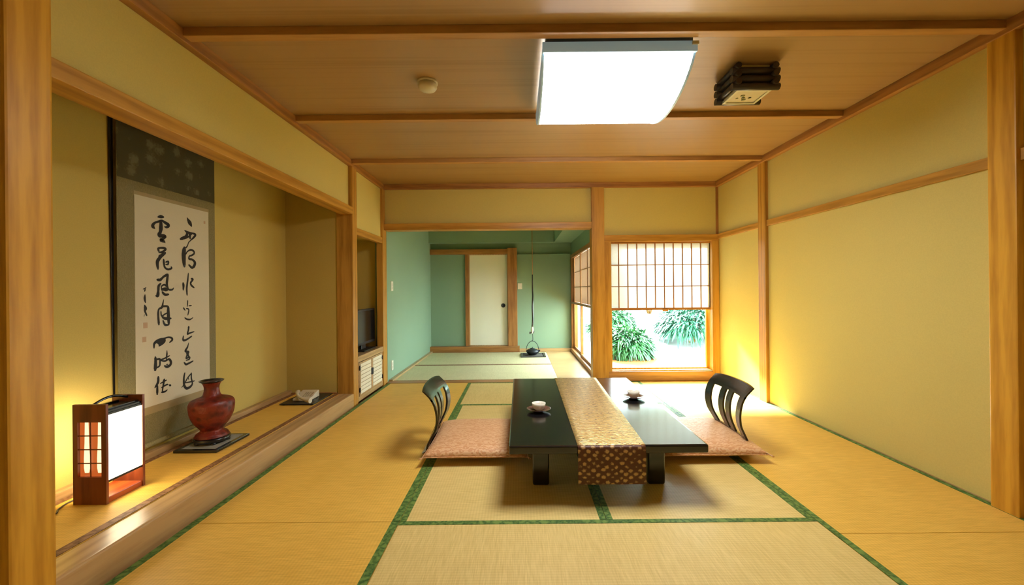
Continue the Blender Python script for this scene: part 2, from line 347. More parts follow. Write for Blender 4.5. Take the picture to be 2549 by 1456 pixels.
sh = boxes('shoji_frame', [(sx0-0.03, sx0+0.004, YF+0.03, YF+0.058, sz0-0.028, sz1), (sx1-0.004, sx1+0.02, YF+0.03, YF+0.058, sz0-0.028, sz1), (sx0, sx1, YF+0.03, YF+0.058, sz0-0.028, sz0), (sx0, sx1, YF+0.03, YF+0.058, sz1-0.016, sz1)], M['brownX'], w1)
box('pull_tab', 1.72, 1.79, YF+0.022, YF+0.032, sz0-0.042, sz0-0.012, M['brownX'], sh, 0.004)
sz1b = sz1-0.016; nc, nr = 11, 3
cw, rh = (sx1-sx0)/nc, (sz1b-sz0)/nr
pm = None
for i in range(nc):
    for j in range(nr):
        x, z = sx0+(i+0.5)*cw, sz0+(j+0.5)*rh
        if pm is None:
            o = box('paper_pane', -cw/2, cw/2, -0.0006, 0.0006, -rh/2, rh/2, M['paper'], None); pm = o.data
        else: o = link('paper_pane', pm, None)
        o.parent = sh; o.location = Vector((x, YF+0.0525, z))-wloc(sh)
vm = None
for i in range(1, nc):
    if vm is None:
        o = box('vertical_muntin', -0.0055, 0.0055, -0.008, 0.008, 0, sz1b-sz0, M['brownZ'], None); vm = o.data
    else: o = link('vertical_muntin', vm, None)
    o.parent = sh; o.location = Vector((sx0+i*cw, YF+0.043, sz0))-wloc(sh)
for j in range(1, nr): box('cross_muntin', sx0, sx1, YF+0.037, YF+0.051, sz0+j*rh-0.005, sz0+j*rh+0.005, M['brownX'], sh)
# ---- left wall: upper wall, alcove, television recess
wl = tag(boxes('wall_left', [(-1.74, -1.636, 1.26, 4.0, 1.86, ZC+0.03), (-1.74, -1.625, YN, 1.27, -0.06, ZC+0.03), (-1.70, -1.625, 3.98, YF+0.02, 1.70, ZC+0.03)], M['wall']), 'yellow plaster wall over the display alcove', 'wall', kind=ST)
tw = tag(boxes('wall_alcove', [(XB-0.1, XB, 1.2, 4.1, -0.06, ZC+0.03), (XB, -1.70, 3.955, 4.05, -0.06, ZC+0.03), (XB, -1.64, 1.28, 1.37, -0.06, ZC+0.03)], M['toko_wall']), 'olive yellow plaster inside the display alcove', 'wall', kind=ST)
tag(box('trim_14', -1.70, XL+0.02, 1.262, 1.394, -0.02, ZC-0.05, M['postZ'], None, 0.008), 'cedar post standing nearest on the left', 'post', kind=ST)
tag(box('trim_15', -1.755, XL, 3.945, 4.06, -0.02, ZC-0.05, M['lintelZ'], None, 0.005), 'cedar post between the alcove and the television recess', 'post', kind=ST)
tag(box('trim_16', -1.675, XL, 4.82, 4.958, -0.02, ZC-0.05, M['lintelZ'], None, 0.005), 'cedar corner post beside the television recess', 'post', kind=ST)
tag(box('trim_17', -1.72, XL+0.008, 1.38, 3.95, 1.845, 1.915, M['lintelY'], None, 0.005), 'cedar lintel across the display alcove', 'lintel', kind=ST)
ap = empty('alcove_floor', (-1.92, 2.66, 0), 'raised tatami floor of the display alcove behind a wooden sill', 'platform', kind=ST)
bm = bmesh.new(); bm_box(bm, -1.735, XL, 1.38, 3.95, -0.03, ZT, 0.014, 4); bmobj('wooden_sill', bm, M['paleY'], ap)
box('underframe', XB, -1.735, 1.36, 3.96, -0.03, ZT-0.056, M['brownY'], ap)
mp = mat_piece(XB+0.05, -1.737, 1.36, 3.955, M['tat_a'], False, M['heri_brown'], 0.040, 'alcove_mat', ZT, ap)
tag(box('baseboard_left', XB, XB+0.048, 1.36, 3.955, ZT-0.05, ZT+0.035, M['paleY'], None, 0.003), 'pale baseboard along the back of the alcove', 'baseboard', kind=ST)
tag(box('baseboard_alcove', XB+0.05, -1.756, 3.935, 3.957, ZT-0.02, ZT+0.012, M['brownX'], None, 0.002), 'slim wooden strip at the far end of the alcove', 'baseboard', kind=ST)
tag(boxes('wall_recess', [(-2.20, -2.10, 4.05, 5.1, -0.06, 1.80), (-2.10, -1.63, 4.962, 5.05, -0.06, ZC+0.03), (-2.15, -1.66, 4.05, 4.97, 1.715, 1.78)], M['toko_wall']), 'plaster lining of the television recess', 'wall', kind=ST)
tag(box('trim_18', -1.66, XL-0.004, 4.055, 4.825, 1.665, 1.735, M['lintelY'], None, 0.004), 'cedar lintel over the television recess', 'lintel', kind=ST)
# cabinet under the television
cb = empty('low_cabinet', (-1.85, 4.44, 0), 'low wall cabinet with two pale doors under the television', 'cabinet')
box('cabinet_top', -2.10, XL-0.002, 4.062, 4.818, 0.395, 0.455, M['paleY'], cb, 0.004)
boxes('cabinet_frame', [(-2.09, -1.612, 4.062, 4.10, 0, 0.395), (-2.09, -1.612, 4.78, 4.818, 0, 0.395), (-2.09, -1.612, 4.10, 4.78, 0.0, 0.045), (-2.09, -2.07, 4.10, 4.78, 0.045, 0.395), (-1.66, -1.612, 4.425, 4.462, 0.045, 0.395)], M['paleY'], cb)
for y0, y1, s in ((4.10, 4.44, 1), (4.446, 4.78, -1)):
    d = box('door', -1.628, -1.606, y0+0.004, y1-0.004, 0.05, 0.388, M['paleZ'], cb, 0.003)
    for k in range(8):
        z0 = 0.068+k*0.0385
        box('slat', -1.610, -1.600, y0+0.026, y1-0.026, z0, z0+0.034, M['door_white'], d, 0.002)
    hy = y1-0.010 if s > 0 else y0+0.010
    box('handle', -1.606, -1.592, hy-0.008, hy+0.008, 0.205, 0.275, M['iron'], d, 0.003)
    hy = y0+0.006 if s > 0 else y1-0.006
    for z in (0.09, 0.31): box('hinge', -1.607, -1.598, hy-0.008, hy+0.008, z, z+0.045, M['iron'], d, 0.001)
# ---- wall behind the camera
tag(box('wall_front', -1.75, 2.5, YN-0.1, YN, -0.06, ZC+0.03, M['cream']), 'plain wall behind the viewer', 'wall', kind=ST)
# ------------------------------------------------------------------ green room
gz = 2.34
tag(box('ceiling_green_room', -1.75, 1.10, 5.0, 7.62, gz, gz+0.2, M['green']), 'green ceiling of the far room', 'ceiling', kind=ST)
tag(boxes('ceiling_soffit', [(-1.62, 1.0, 7.27, 7.50, 1.95, gz), (0.63, 1.0, 5.0, 7.27, 1.95, gz)], M['green']), 'dropped green soffit along the far room ceiling', 'soffit', kind=ST)
tag(box('wall_green_left', -1.74, XL, 4.96, 7.6, -0.06, gz, M['green']), 'green wall on the left of the far room', 'wall', kind=ST)
tag(boxes('wall_green_back', [(-1.7, 1.05, 7.45, 7.56, 1.72, gz), (-1.7, -0.96, 7.42, 7.56, -0.06, 1.75), (-0.05, 1.05, 7.40, 7.56, -0.06, 1.75), (-0.97, -0.04, 7.50, 7.56, -0.06, 1.75), (-1.7, -0.05, 7.45, 7.56, -0.06, 0.05)], M['green']), 'green wall at the back of the far room', 'wall', kind=ST)
tag(boxes('wall_green_right', [(0.95, 1.05, 5.0, 7.5, 1.70, gz), (0.95, 1.05, 7.36, 7.5, -0.3, 1.75), (0.95, 1.05, 5.0, 7.5, -0.3, 0.0)], M['green']), 'green wall around the side window of the far room', 'wall', kind=ST)
tag(box('baseboard_green', XL, XL+0.05, 5.0, 7.36, -0.03, 0.02, M['paleY'], None, 0.003), 'wooden strip at the foot of the left green wall', 'baseboard', kind=ST)
tag(box('trim_19', -1.60, -0.036, 7.36, 7.46, 1.752, 1.845, M['brownX'], None, 0.004), 'brown lintel over the sliding door of the far room', 'lintel', kind=ST)
tag(box('trim_20', -0.205, -0.035, 7.352, 7.46, 0.0, 1.86, M['brownZ'], None, 0.005), 'brown post at the right of the sliding door', 'post', kind=ST)
tag(box('trim_21', -0.972, -0.905, 7.385, 7.46, 0.04, 1.752, M['brownZ'], None, 0.003), 'slim brown post at the left of the sliding door', 'post', kind=ST)
tag(box('trim_22', -1.60, 0.0, 7.31, 7.46, -0.03, 0.10, M['brownX'], None, 0.004), 'brown threshold below the sliding door', 'threshold', kind=ST)
tag(box('trim_23', -0.03, 0.95, 7.34, 7.41, -0.03, 0.05, M['paleX'], None, 0.003), 'pale strip at the foot of the back green wall', 'baseboard', kind=ST)
d1 = empty('door_1', (-0.555, 7.42, 0.1), 'white paper sliding door with a dark round pull', 'door', kind=ST)
box('door_panel', -0.905, -0.205, 7.415, 7.435, 0.10, 1.752, M['fusuma'], d1)
boxes('door_edge', [(-0.905, -0.890, 7.408, 7.437, 0.10, 1.752), (-0.218, -0.205, 7.408, 7.437, 0.10, 1.752), (-0.905, -0.205, 7.408, 7.437, 0.10, 0.112), (-0.905, -0.205, 7.408, 7.437, 1.738, 1.752)], M['paleZ'], d1)
o = lathe('door_pull', [(0.0, 0.0), (0.022, 0.0), (0.026, 0.004), (0.036, 0.007), (0.038, 0.003), (0.038, -0.002)], (0, 0, 0), M['iron'], None, 24, local=True)
o.parent = d1; o.rotation_euler = (PI/2, 0, 0); o.location = Vector((-0.29, 7.413, 0.826))-wloc(d1)
# window 2: side window of the green room
w2 = empty('window_2', (0.97, 6.2, 0), 'side window of the green room with paper panes above clear glass', 'window', kind=ST)
boxes('window_frame', [(0.93, 1.04, 5.0, 7.40, 1.66, 1.72), (0.93, 1.04, 7.30, 7.40, 0, 1.66), (0.93, 1.04, 5.0, 5.10, 0, 1.66), (0.915, 1.05, 5.0, 7.40, -0.03, 0.06), (0.925, 1.04, 5.0, 7.40, 0.855, 0.885)], M['brownZ'], w2)
for (y0, y1, xo) in ((5.10, 6.42, 0.965), (6.40, 7.30, 0.985)):
    sfr = boxes('sash', [(xo-0.012, xo+0.012, y0, y0+0.05, 0.06, 1.66), (xo-0.012, xo+0.012, y1-0.06, y1, 0.06, 1.66), (xo-0.012, xo+0.012, y0+0.05, y1-0.06, 0.06, 0.10)], M['brownZ'], w2)
    box('pane', xo-0.002, xo+0.002, y0+0.05, y1-0.06, 0.10, 0.856, M['glass'], sfr)
    n = 2 if y1-y0 > 1.0 else 1
    wy = (y1-y0-0.11)/n
    for i in range(n):
        ya = y0+0.05+i*wy
        for j in range(3):
            z = 0.885+j*0.2583
            box('paper_pane', xo-0.0006, xo+0.0006, ya+0.004, ya+wy-0.004, z+0.003, z+0.255, M['paper_pink'], sfr)
        for j in (1, 2): box('cross_muntin', xo-0.008, xo+0.006, ya, ya+wy, 0.885+j*0.2583-0.005, 0.885+j*0.2583+0.005, M['brownY'], sfr)
        if i: box('vertical_muntin', xo-0.008, xo+0.006, ya-0.006, ya+0.006, 0.885, 1.66, M['brownZ'], sfr)
# ------------------------------------------------------------------ ceiling lamp
lp = empty('ceiling_lamp', (0.515, 2.465, ZC), 'large lit ceiling lamp with a bowed white diffuser', 'ceiling lamp')
lx0, lx1, ly0, ly1 = 0.128, 0.905, 2.06, 2.875
arc = []
for i in range(25):
    t = i/24; y = ly0+0.004+(ly1-ly0-0.008)*t
    arc.append((y, 2.305-0.155*(1-(2*t-1)**2)**0.75))
vsl, fsl = [], []
for (y, z) in arc: vsl += [(lx0+0.01, y, z), (lx1-0.012, y, z)]
for i in range(24): fsl.append((2*i, 2*i+1, 2*i+3, 2*i+2))
dif = mesh('diffuser', vsl, fsl, M['lamp'], lp, True)
for x0, x1 in ((lx0, lx0+0.010), (lx1-0.012, lx1)):
    n = len(arc); v = [(x0, y, z-0.004) for y, z in arc]+[(x1, y, z-0.004) for y, z in arc]
    top = [(x0, ly1, ZC-0.050), (x0, ly0, ZC-0.050), (x1, ly1, ZC-0.050), (x1, ly0, ZC-0.050)]
    f = [tuple(range(n))+(2*n, 2*n+1), tuple(range(n, 2*n))+(2*n+2, 2*n+3)]+[(i, i+1, n+i+1, n+i) for i in range(n-1)]
    mesh('end_cap', v+top, f, M['lamp_rim'], lp)
box('housing', lx0+0.016, lx1-0.016, ly0+0.004, ly1-0.004, 2.312, ZC, M['grey_metal'], lp, 0.004)
box('near_rim', lx0, lx1, ly0-0.012, ly0+0.006, 2.288, 2.340, M['lamp_rim'], lp, 0.003)
box('far_rim', lx0, lx1, ly1-0.006, ly1+0.012, 2.288, 2.340, M['lamp_rim'], lp, 0.003)
box('mount_clip', lx1-0.03, lx1+0.004, ly0-0.02, ly0+0.03, 2.318, 2.335, M['white_plastic'], lp, 0.002)
# ------------------------------------------------------------------ small log-frame ceiling lantern
ln = empty('ceiling_lantern', (1.355, 2.42, ZC), 'small unlit ceiling lantern framed by stacked dark bars', 'ceiling lantern')
ax0, ax1, ay0, ay1 = 1.225, 1.47, 2.305, 2.53
box('lantern_body', ax0+0.03, ax1-0.03, ay0+0.03, ay1-0.03, 2.235, ZC, M['cream'], ln)
for k in range(3):
    z = 2.330-k*0.045
    for y in (ay0+0.018, ay1-0.018):
        tube('bar', [(ax0-0.012, y, z), (ax1+0.012, y, z)], 0.020, M['dark_bar'], ln, 10)
    for x in (ax0+0.018, ax1-0.018):
        tube('bar', [(x, ay0-0.012, z+0.020), (x, ay1+0.012, z+0.020)], 0.017, M['dark_bar'], ln, 10)
pn = box('printed_panel', ax0+0.032, ax1-0.032, ay0+0.032, ay1-0.032, 2.228, 2.236, M['cream_plastic'], ln)
boxes('panel_rim', [(ax0+0.024, ax1-0.024, ay0+0.024, ay0+0.038, 2.222, 2.236), (ax0+0.024, ax1-0.024, ay1-0.038, ay1-0.024, 2.222, 2.236), (ax0+0.024, ax0+0.038, ay0+0.038, ay1-0.038, 2.222, 2.236), (ax1-0.038, ax1-0.024, ay0+0.038, ay1-0.038, 2.222, 2.236)], M['white_plastic'], ln)
for i in range(7):
    a = random.uniform(0, 6.28); r = random.uniform(0.01, 0.055); x, y = 1.347+r*math.cos(a), 2.417+r*math.sin(a)
    lathe('print_blossom', [(0.0, -0.0006), (random.uniform(0.007, 0.014), -0.0006), (0.006, 0.0002)], (x, y, 2.2278), M['olive'] if 'olive' in M else M['seal'], ln, 7)
sm = empty('smoke_detector', (-0.545, 2.49, ZC), 'round cream smoke detector on the ceiling', 'smoke detector')
lathe('detector_base', [(0.0, 0.0), (0.062, 0.0), (0.062, -0.012), (0.0, -0.012)], (-0.545, 2.49, ZC), M['cream_plastic'], sm, 32)
lathe('detector_head', [(0.055, -0.012), (0.057, -0.034), (0.048, -0.048), (0.0, -0.052)], (-0.545, 2.49, ZC), M['cream_plastic'], sm, 32)
# ------------------------------------------------------------------ hanging scroll
M['mount'] = woven('olive_silk', (0.20, 0.165, 0.06), (0.24, 0.20, 0.08), 30, 0.0, 0.7, (0.3, 0.9))
m, nt, p = new_mat('dark_damask')
vo = N(nt, 'ShaderNodeTexVoronoi', feature='SMOOTH_F1'); vo.inputs['Scale'].default_value = 10; vo.inputs['Randomness'].default_value = 0.45; L(nt, coords(nt), vo.inputs[0])
nn = N(nt, 'ShaderNodeTexNoise'); nn.inputs['Scale'].default_value = 60; nn.inputs['Detail'].default_value = 4; L(nt, coords(nt), nn.inputs[0])
aa = N(nt, 'ShaderNodeMath', operation='MULTIPLY_ADD'); aa.inputs[1].default_value = 0.45; L(nt, nn.outputs[0], aa.inputs[0]); L(nt, vo.outputs[0], aa.inputs[2])
L(nt, ramp(nt, aa.outputs[0], [(0.40, (0.16, 0.14, 0.075)), (0.56, (0.065, 0.055, 0.020))]), p.inputs['Base Color']); p.inputs['Roughness'].default_value = 0.7
M['damask'] = m
M['band'] = plain('gold_band', (0.36, 0.27, 0.12), 0.6)
M['scroll_paper'] = plaster('scroll_paper', (0.60, 0.54, 0.39), 0.03)
sx = -2.226
sc = empty('hanging_scroll', (sx, 2.64, 0.18), 'tall hanging scroll with two columns of brush calligraphy', 'scroll')
box('mount_cloth', sx-0.003, sx-0.0012, 2.272, 3.005, 0.20, 2.30, M['mount'], sc)
box('upper_damask', sx-0.0012, sx-0.0004, 2.274, 3.003, 1.755, 2.30, M['damask'], sc)
box('gold_band', sx-0.0012, sx-0.0002, 2.372, 2.945, 1.672, 1.700, M['band'], sc)
box('gold_band', sx-0.0012, sx-0.0002, 2.372, 2.945, 0.375, 0.425, M['band'], sc)
pp = box('writing_paper', sx-0.0012, sx, 2.376, 2.942, 0.42, 1.678, M['scroll_paper'], sc)
tube('roller', [(sx+0.004, 2.262, 0.195), (sx+0.004, 3.015, 0.195)], 0.015, M['mount'], sc, 16)
for y0, y1 in ((2.235, 2.262), (3.015, 3.042)): tube('roller_knob', [(sx+0.004, y0, 0.195), (sx+0.004, y1, 0.195)], 0.017, M['blackwood'], sc, 16)
box('top_batten', sx-0.008, sx+0.006, 2.265, 3.012, 2.295, 2.312, M['blackwood'], sc, 0.003)
mesh('edge_shadow_strip', [(x, y, z) for x in (sx-0.020, sx-0.017) for y, z in ((2.262, 0.45), (2.270, 0.45), (2.270, 2.30), (2.243, 2.30))], [(0, 1, 2, 3), (4, 5, 6, 7), (0, 1, 5, 4), (1, 2, 6, 5), (2, 3, 7, 6), (3, 0, 4, 7)], M['blackwood'], sc)  # tapered black strip stands in for the shadow at the scroll's left edge
INK = [  # strokes traced from image pixels, projected onto the scroll plane and baked in
  [[2530,1572,36,2551,1578,72,2570,1579,50],[2522,1542,36,2501,1526,57,2494,1510,79,2506,1499,43],[2508,1532,43,2555,1553,50,2580,1546,64,2607,1534,79,2593,1519,57,2576,1519,29],[2551,1548,64,2551,1515,93,2548,1489,79,2536,1459,79],[2532,1471,57,2539,1457,72,2568,1462,72,2583,1457,57,2561,1440,64,2550,1431,72,2572,1426,57,2580,1418,18]],
  [[2752,1608,18,2764,1590,79,2777,1574,107,2790,1556,43],[2732,1519,29,2755,1509,64,2793,1508,43,2822,1504,57,2811,1485,50,2775,1453,25,2756,1430,14],[2755,1509,64,2742,1480,72,2699,1457,72],[2700,1458,57,2750,1474,43,2789,1500,32],[2772,1505,57,2776,1471,57]],
  [[2729,1402,93,2723,1368,116,2723,1324,111,2727,1280,79],[2765,1448,19,2754,1420,28,2740,1403,37],[2739,1361,37,2753,1380,32,2781,1394,46,2806,1387,51,2809,1371,46,2786,1356,42,2769,1350,37,2766,1332,51,2791,1329,51,2814,1313,70,2811,1290,74,2791,1273,56,2769,1287,51,2760,1291,19]],
  [[2759,1235,28,2754,1193,46,2745,1135,51,2747,1088,42],[2715,1168,51,2718,1148,60,2715,1122,37],[2784,1198,51,2797,1193,51,2778,1171,46,2784,1153,51,2806,1138,42]],
  [[2752,1051,32,2749,1024,32,2746,1009,19],[2716,1003,37,2729,987,32],[2760,1015,28,2782,1016,32],[2740,998,32,2757,993,32,2759,979,37,2751,953,28],[2726,937,28,2742,927,37,2770,923,37,2795,934,19]],
  [[2528,1378,46,2550,1384,46,2578,1384,51,2583,1376,46,2554,1357,46,2533,1355,23],[2528,1375,51,2535,1361,46],[2580,1355,60,2558,1339,70,2539,1319,74,2523,1293,79,2527,1252,51],[2554,1340,46,2535,1331,46],[2568,1312,46,2570,1288,51,2577,1263,46,2601,1252,46,2626,1262,46,2621,1272,14],[2582,1297,32,2602,1302,42,2599,1285,42,2582,1282,28]],
  [[2522,1185,60,2543,1185,60,2567,1205,51,2596,1220,60],[2598,1220,56,2593,1189,60,2590,1155,60,2602,1126,46,2629,1124,42,2640,1135,23],[2547,1163,32,2531,1146,60,2528,1118,60,2523,1087,79,2509,1087,23],[2552,1146,37,2571,1155,42,2590,1143,42],[2551,1126,46,2575,1126,84,2590,1122,74],[2556,1109,46,2575,1093,56,2602,1094,46],[2547,1146,28,2554,1118,32]],
  [[2567,1064,9,2560,1039,37,2553,1014,51,2531,1003,42,2526,971,51,2530,909,56],[2550,1019,42,2594,1017,51,2598,987,74,2600,941,79,2602,903,51],[2545,990,28,2550,961,37,2578,972,32,2598,979,32],[2550,959,32,2573,943,65,2617,940,51],[2559,932,32,2573,904,51,2602,901,37]],
  [[2495,768,32,2497,794,56,2515,807,65,2539,817,46,2562,818,37,2596,822,37,2621,815,46,2626,802,51,2606,788,28],[2520,807,84,2539,796,116,2562,802,102,2572,815,51],[2529,777,37,2548,783,42]],
  [[2503,712,46,2505,679,70,2502,635,79],[2505,695,42,2533,695,42,2535,674,42,2532,654,42,2514,645,37],[2586,740,19,2585,715,42,2580,687,37],[2542,689,32,2566,693,37,2605,704,28],[2537,686,23,2570,676,37,2600,683,46,2614,664,60,2609,644,60,2585,638,60,2565,648,28],[2590,652,32,2580,653,19]],
  [[2522,586,56,2520,554,60,2499,527,37],[2515,539,46,2514,483,56],[2564,561,60,2559,537,46,2549,490,32],[2536,543,28,2579,554,37],[2545,516,32,2578,525,37,2591,524,32],[2545,487,46,2568,485,42,2585,492,28],[2600,519,37,2610,514,51]],
  [[2758,875,51,2755,853,46,2747,827,42,2763,830,42,2803,837,28],[2714,818,28,2711,792,51,2735,789,46,2783,808,37]],
  [[2757,768,14,2746,739,46,2729,715,56,2756,706,42,2745,690,46,2734,665,37,2761,670,46,2761,656,37,2734,652,28],[2717,642,32,2733,626,51,2761,630,46,2792,638,32],[2740,700,60,2756,675,46]],
  [[2722,571,37,2714,537,51,2716,493,60,2734,466,60,2765,468,60,2784,486,46,2776,524,42,2777,559,37],[2774,556,32,2743,531,37,2716,497,32,2694,480,14],[2727,504,28,2754,502,32,2804,500,28],[2749,538,23,2754,520,23]],
  [[2426,1126,19,2445,1135,23],[2439,1126,32,2436,1114,28],[2438,1094,23,2436,1071,51,2440,1047,28],[2435,1031,32,2440,1011,74,2437,996,46,2448,969,37],[2433,976,14,2430,963,9]],
]
for ch in INK:
    V, F = [], []
    for k, st in enumerate(ch):
        P = [(st[i]/1000, st[i+1]/1000, st[i+2]/1e4*1.45) for i in range(0, len(st), 3)]
        P = catmull(P, 5); n = len(P); b0 = len(V); x = sx+0.0004+0.00008*k
        for i, (y, z, w) in enumerate(P):
            ya, za, _ = P[max(i-1, 0)]; yb, zb, _ = P[min(i+1, n-1)]
            dy, dz = yb-ya, zb-za; l = math.hypot(dy, dz) or 1; ny, nz = -dz/l, dy/l
            if i in (0, n-1): w *= 0.55
            w = max(w, 0.001)*(1+0.12*noise.noise(Vector((y*90, z*90, 0))))
            V += [(x, y+ny*w, z+nz*w), (x, y-ny*w, z-nz*w)]
        for i in range(n-1): F.append((b0+2*i, b0+2*i+1, b0+2*i+3, b0+2*i+2))
        for i, s in ((0, -1), (n-1, 1)):      # rounded stroke ends
            y, z, w = P[i]; ya, za, _ = P[max(i-1, 0)]; yb, zb, _ = P[min(i+1, n-1)]; a0 = math.atan2(zb-za, yb-ya)
            c0 = len(V); ww = max(w*0.75, 0.0008)
            V += [(x+0.00004, y+ww*math.cos(a0+q*PI/5), z+ww*math.sin(a0+q*PI/5)) for q in range(10)]; F.append(tuple(range(c0, c0+10)))
    mesh('brush_character', V, F, M['ink'], pp)
for y, z, s in ((2.439, 0.911, 0.014), (2.431, 0.828, 0.013), (2.905, 1.60, 0.008)):
    box('seal_mark', sx+0.0002, sx+0.0005, y-s, y+s, z-s*1.2, z+s*1.2, M['seal'], pp)
# ------------------------------------------------------------------ paper lantern lamp on the alcove floor
an = empty('paper_lantern', (-2.006, 2.005, ZT), 'lit red wood lantern with glowing paper sides in the alcove', 'lamp')
nx0, nx1, ny0, ny1, nz1 = -2.083, -1.928, 1.906, 2.104, 0.585
for y0, y1 in ((ny0, ny0+0.012), (ny1-0.012, ny1)):
    pf = boxes('end_panel', [(nx0, nx0+0.022, y0, y1, ZT, nz1), (nx1-0.022, nx1, y0, y1, ZT, nz1), (nx0+0.022, nx1-0.022, y0, y1, ZT, 0.247), (nx0+0.022, nx1-0.022, y0, y1, 0.503, nz1)], M['red_wood'], an)
    for z in (0.311, 0.375, 0.439): box('lattice_bar', nx0+0.022, nx1-0.022, y0+0.003, y1-0.004, z-0.0022, z+0.0022, M['red_wood'], pf)
    box('lattice_bar', -2.0075, -2.0035, y0+0.004, y1-0.005, 0.247, 0.503, M['red_wood'], pf)
for x in (nx0+0.006, nx1-0.006):
    s_ = box('paper_side', x-0.001, x+0.001, ny0+0.012, ny1-0.012, 0.228, 0.532, M['shade'], an)
    box('paper_rail', x-0.003, x+0.003, ny0+0.012, ny1-0.012, 0.218, 0.228, M['blackwood'], s_)
    box('paper_rail', x-0.003, x+0.003, ny0+0.012, ny1-0.012, 0.532, 0.542, M['blackwood'], s_)
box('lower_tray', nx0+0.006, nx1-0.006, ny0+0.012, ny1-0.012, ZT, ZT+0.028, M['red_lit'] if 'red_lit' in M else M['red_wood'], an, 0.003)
boxes('black_top', [(nx0+0.008, nx1-0.008, ny0+0.012, ny1-0.012, 0.542, 0.552), (nx0+0.02, nx0+0.035, ny0+0.012, ny1-0.012, 0.552, 0.560), (nx1-0.035, nx1-0.02, ny0+0.012, ny1-0.012, 0.552, 0.560)], M['blackwood'], an)
tube('carry_handle', [(-2.006, ny0+0.004+(ny1-ny0-0.008)*t, 0.572+0.026*math.sin(PI*t)) for t in [i/14 for i in range(15)]], 0.006, M['blackwood'], an, 10)
for x in (-2.037, -1.975):
    o = lathe('glow_tube', [(0.0, 0.262), (0.010, 0.262), (0.0135, 0.285), (0.0135, 0.33), (0.010, 0.40), (0.008, 0.50), (0.0, 0.502)], (x, ny0+0.019, 0), M['tube'], an, 16)
    yc = ny0+0.019-wloc(an).y
    for v in o.data.vertices: v.co.y = yc+(v.co.y-yc)*0.35
box('amber_pane', nx0+0.010, nx1-0.010, ny0+0.026, ny0+0.028, 0.235, 0.52, M['amber'], an)
for x in (nx0+0.012, nx1-0.014): box('amber_cheek', x, x+0.002, ny0+0.012, ny0+0.026, 0.235, 0.52, M['amber'], an)
cd = tube('lamp_cord', catmull([(-2.085, 1.99, ZT+0.006), (-2.12, 1.93, ZT+0.005), (-2.10, 1.86, ZT+0.005), (-2.07, 1.82, ZT+0.005), (-2.08, 1.74, ZT+0.005), (-2.12, 1.66, ZT+0.005), (-2.16, 1.58, ZT+0.005)], 6), 0.0035, M['dark_bar'], an, 8)
# ------------------------------------------------------------------ vase, its stand and board
M['carved'] = None
m, nt, p = new_mat('carved_red_lacquer'); v = coords(nt)
vo = N(nt, 'ShaderNodeTexVoronoi', feature='SMOOTH_F1'); vo.inputs['Scale'].default_value = 26; L(nt, v, vo.inputs[0])
no = N(nt, 'ShaderNodeTexNoise'); no.inputs['Scale'].default_value = 30; no.inputs['Detail'].default_value = 4; L(nt, v, no.inputs[0])
a_ = N(nt, 'ShaderNodeMath', operation='MULTIPLY'); L(nt, vo.outputs[0], a_.inputs[0]); L(nt, no.outputs[0], a_.inputs[1])
L(nt, ramp(nt, a_.outputs[0], [(0.03, (0.05, 0.006, 0.004)), (0.26, (0.21, 0.026, 0.012))]), p.inputs['Base Color']); p.inputs['Roughness'].default_value = 0.42
bump(nt, p, a_.outputs[0], 1.0, 0.012); M['carved'] = m
bd = empty('vase_board', (-2.0, 2.66, ZT), 'black edged square board with a pale inset under the red vase', 'board')
bx0, bx1, by0, by1 = -2.125, -1.86, 2.505, 2.815
box('pale_inset', bx0+0.028, bx1-0.028, by0+0.028, by1-0.028, ZT+0.001, ZT+0.0172, M['grey_inset'] if 'grey_inset' in M else M['cream'], bd)
for b in ((bx0, bx1, by0, by0+0.028), (bx0, bx1, by1-0.028, by1), (bx0, bx0+0.028, by0+0.028, by1-0.028), (bx1-0.028, bx1, by0+0.028, by1-0.028)):
    box('board_edge', *b, ZT+0.001, ZT+0.017, M['blackwood'], bd, 0.002)
vc = (-2.005, 2.665, ZT+0.0175)
st_ = empty('vase_stand', vc, 'round black wooden stand under the red vase', 'stand')
lathe('stand_ring', [(0.0, 0.010), (0.092, 0.010), (0.101, 0.016), (0.101, 0.030), (0.092, 0.037), (0.0, 0.037)], vc, M['blackwood'], st_, 40)
for k in range(5):
    a = 2*PI*k/5+0.4; x, y = vc[0]+0.085*math.cos(a), vc[1]+0.085*math.sin(a)
    lathe('stand_foot', [(0.0, 0.0), (0.012, 0.0), (0.015, 0.006), (0.013, 0.012), (0.0, 0.012)], (x, y, vc[2]), M['blackwood'], st_, 12)
vz = vc[2]+0.0375
va = empty('red_vase', (vc[0], vc[1], vz), 'carved red lacquer vase with a flared neck', 'vase')
lathe('vase_body', [(r_, z_*0.965) for r_, z_ in catmull([(0.0, 0.0), (0.088, 0.0), (0.092, 0.008), (0.086, 0.020), (0.070, 0.032), (0.062, 0.044), (0.074, 0.064), (0.100, 0.102), (0.118, 0.150), (0.124, 0.195), (0.1235, 0.222), (0.110, 0.244), (0.076, 0.258), (0.052, 0.270), (0.044, 0.292), (0.041, 0.320), (0.046, 0.344), (0.057, 0.362)], 4)], (vc[0], vc[1], vz), M['carved'], va, 56)
lathe('vase_lip', [(r_, z_*0.965) for r_, z_ in [(0.054, 0.358), (0.066, 0.366), (0.068, 0.372), (0.062, 0.373), (0.048, 0.36), (0.034, 0.33), (0.032, 0.28), (0.0, 0.27)]], (vc[0], vc[1], vz), M['blackwood'], va, 48)
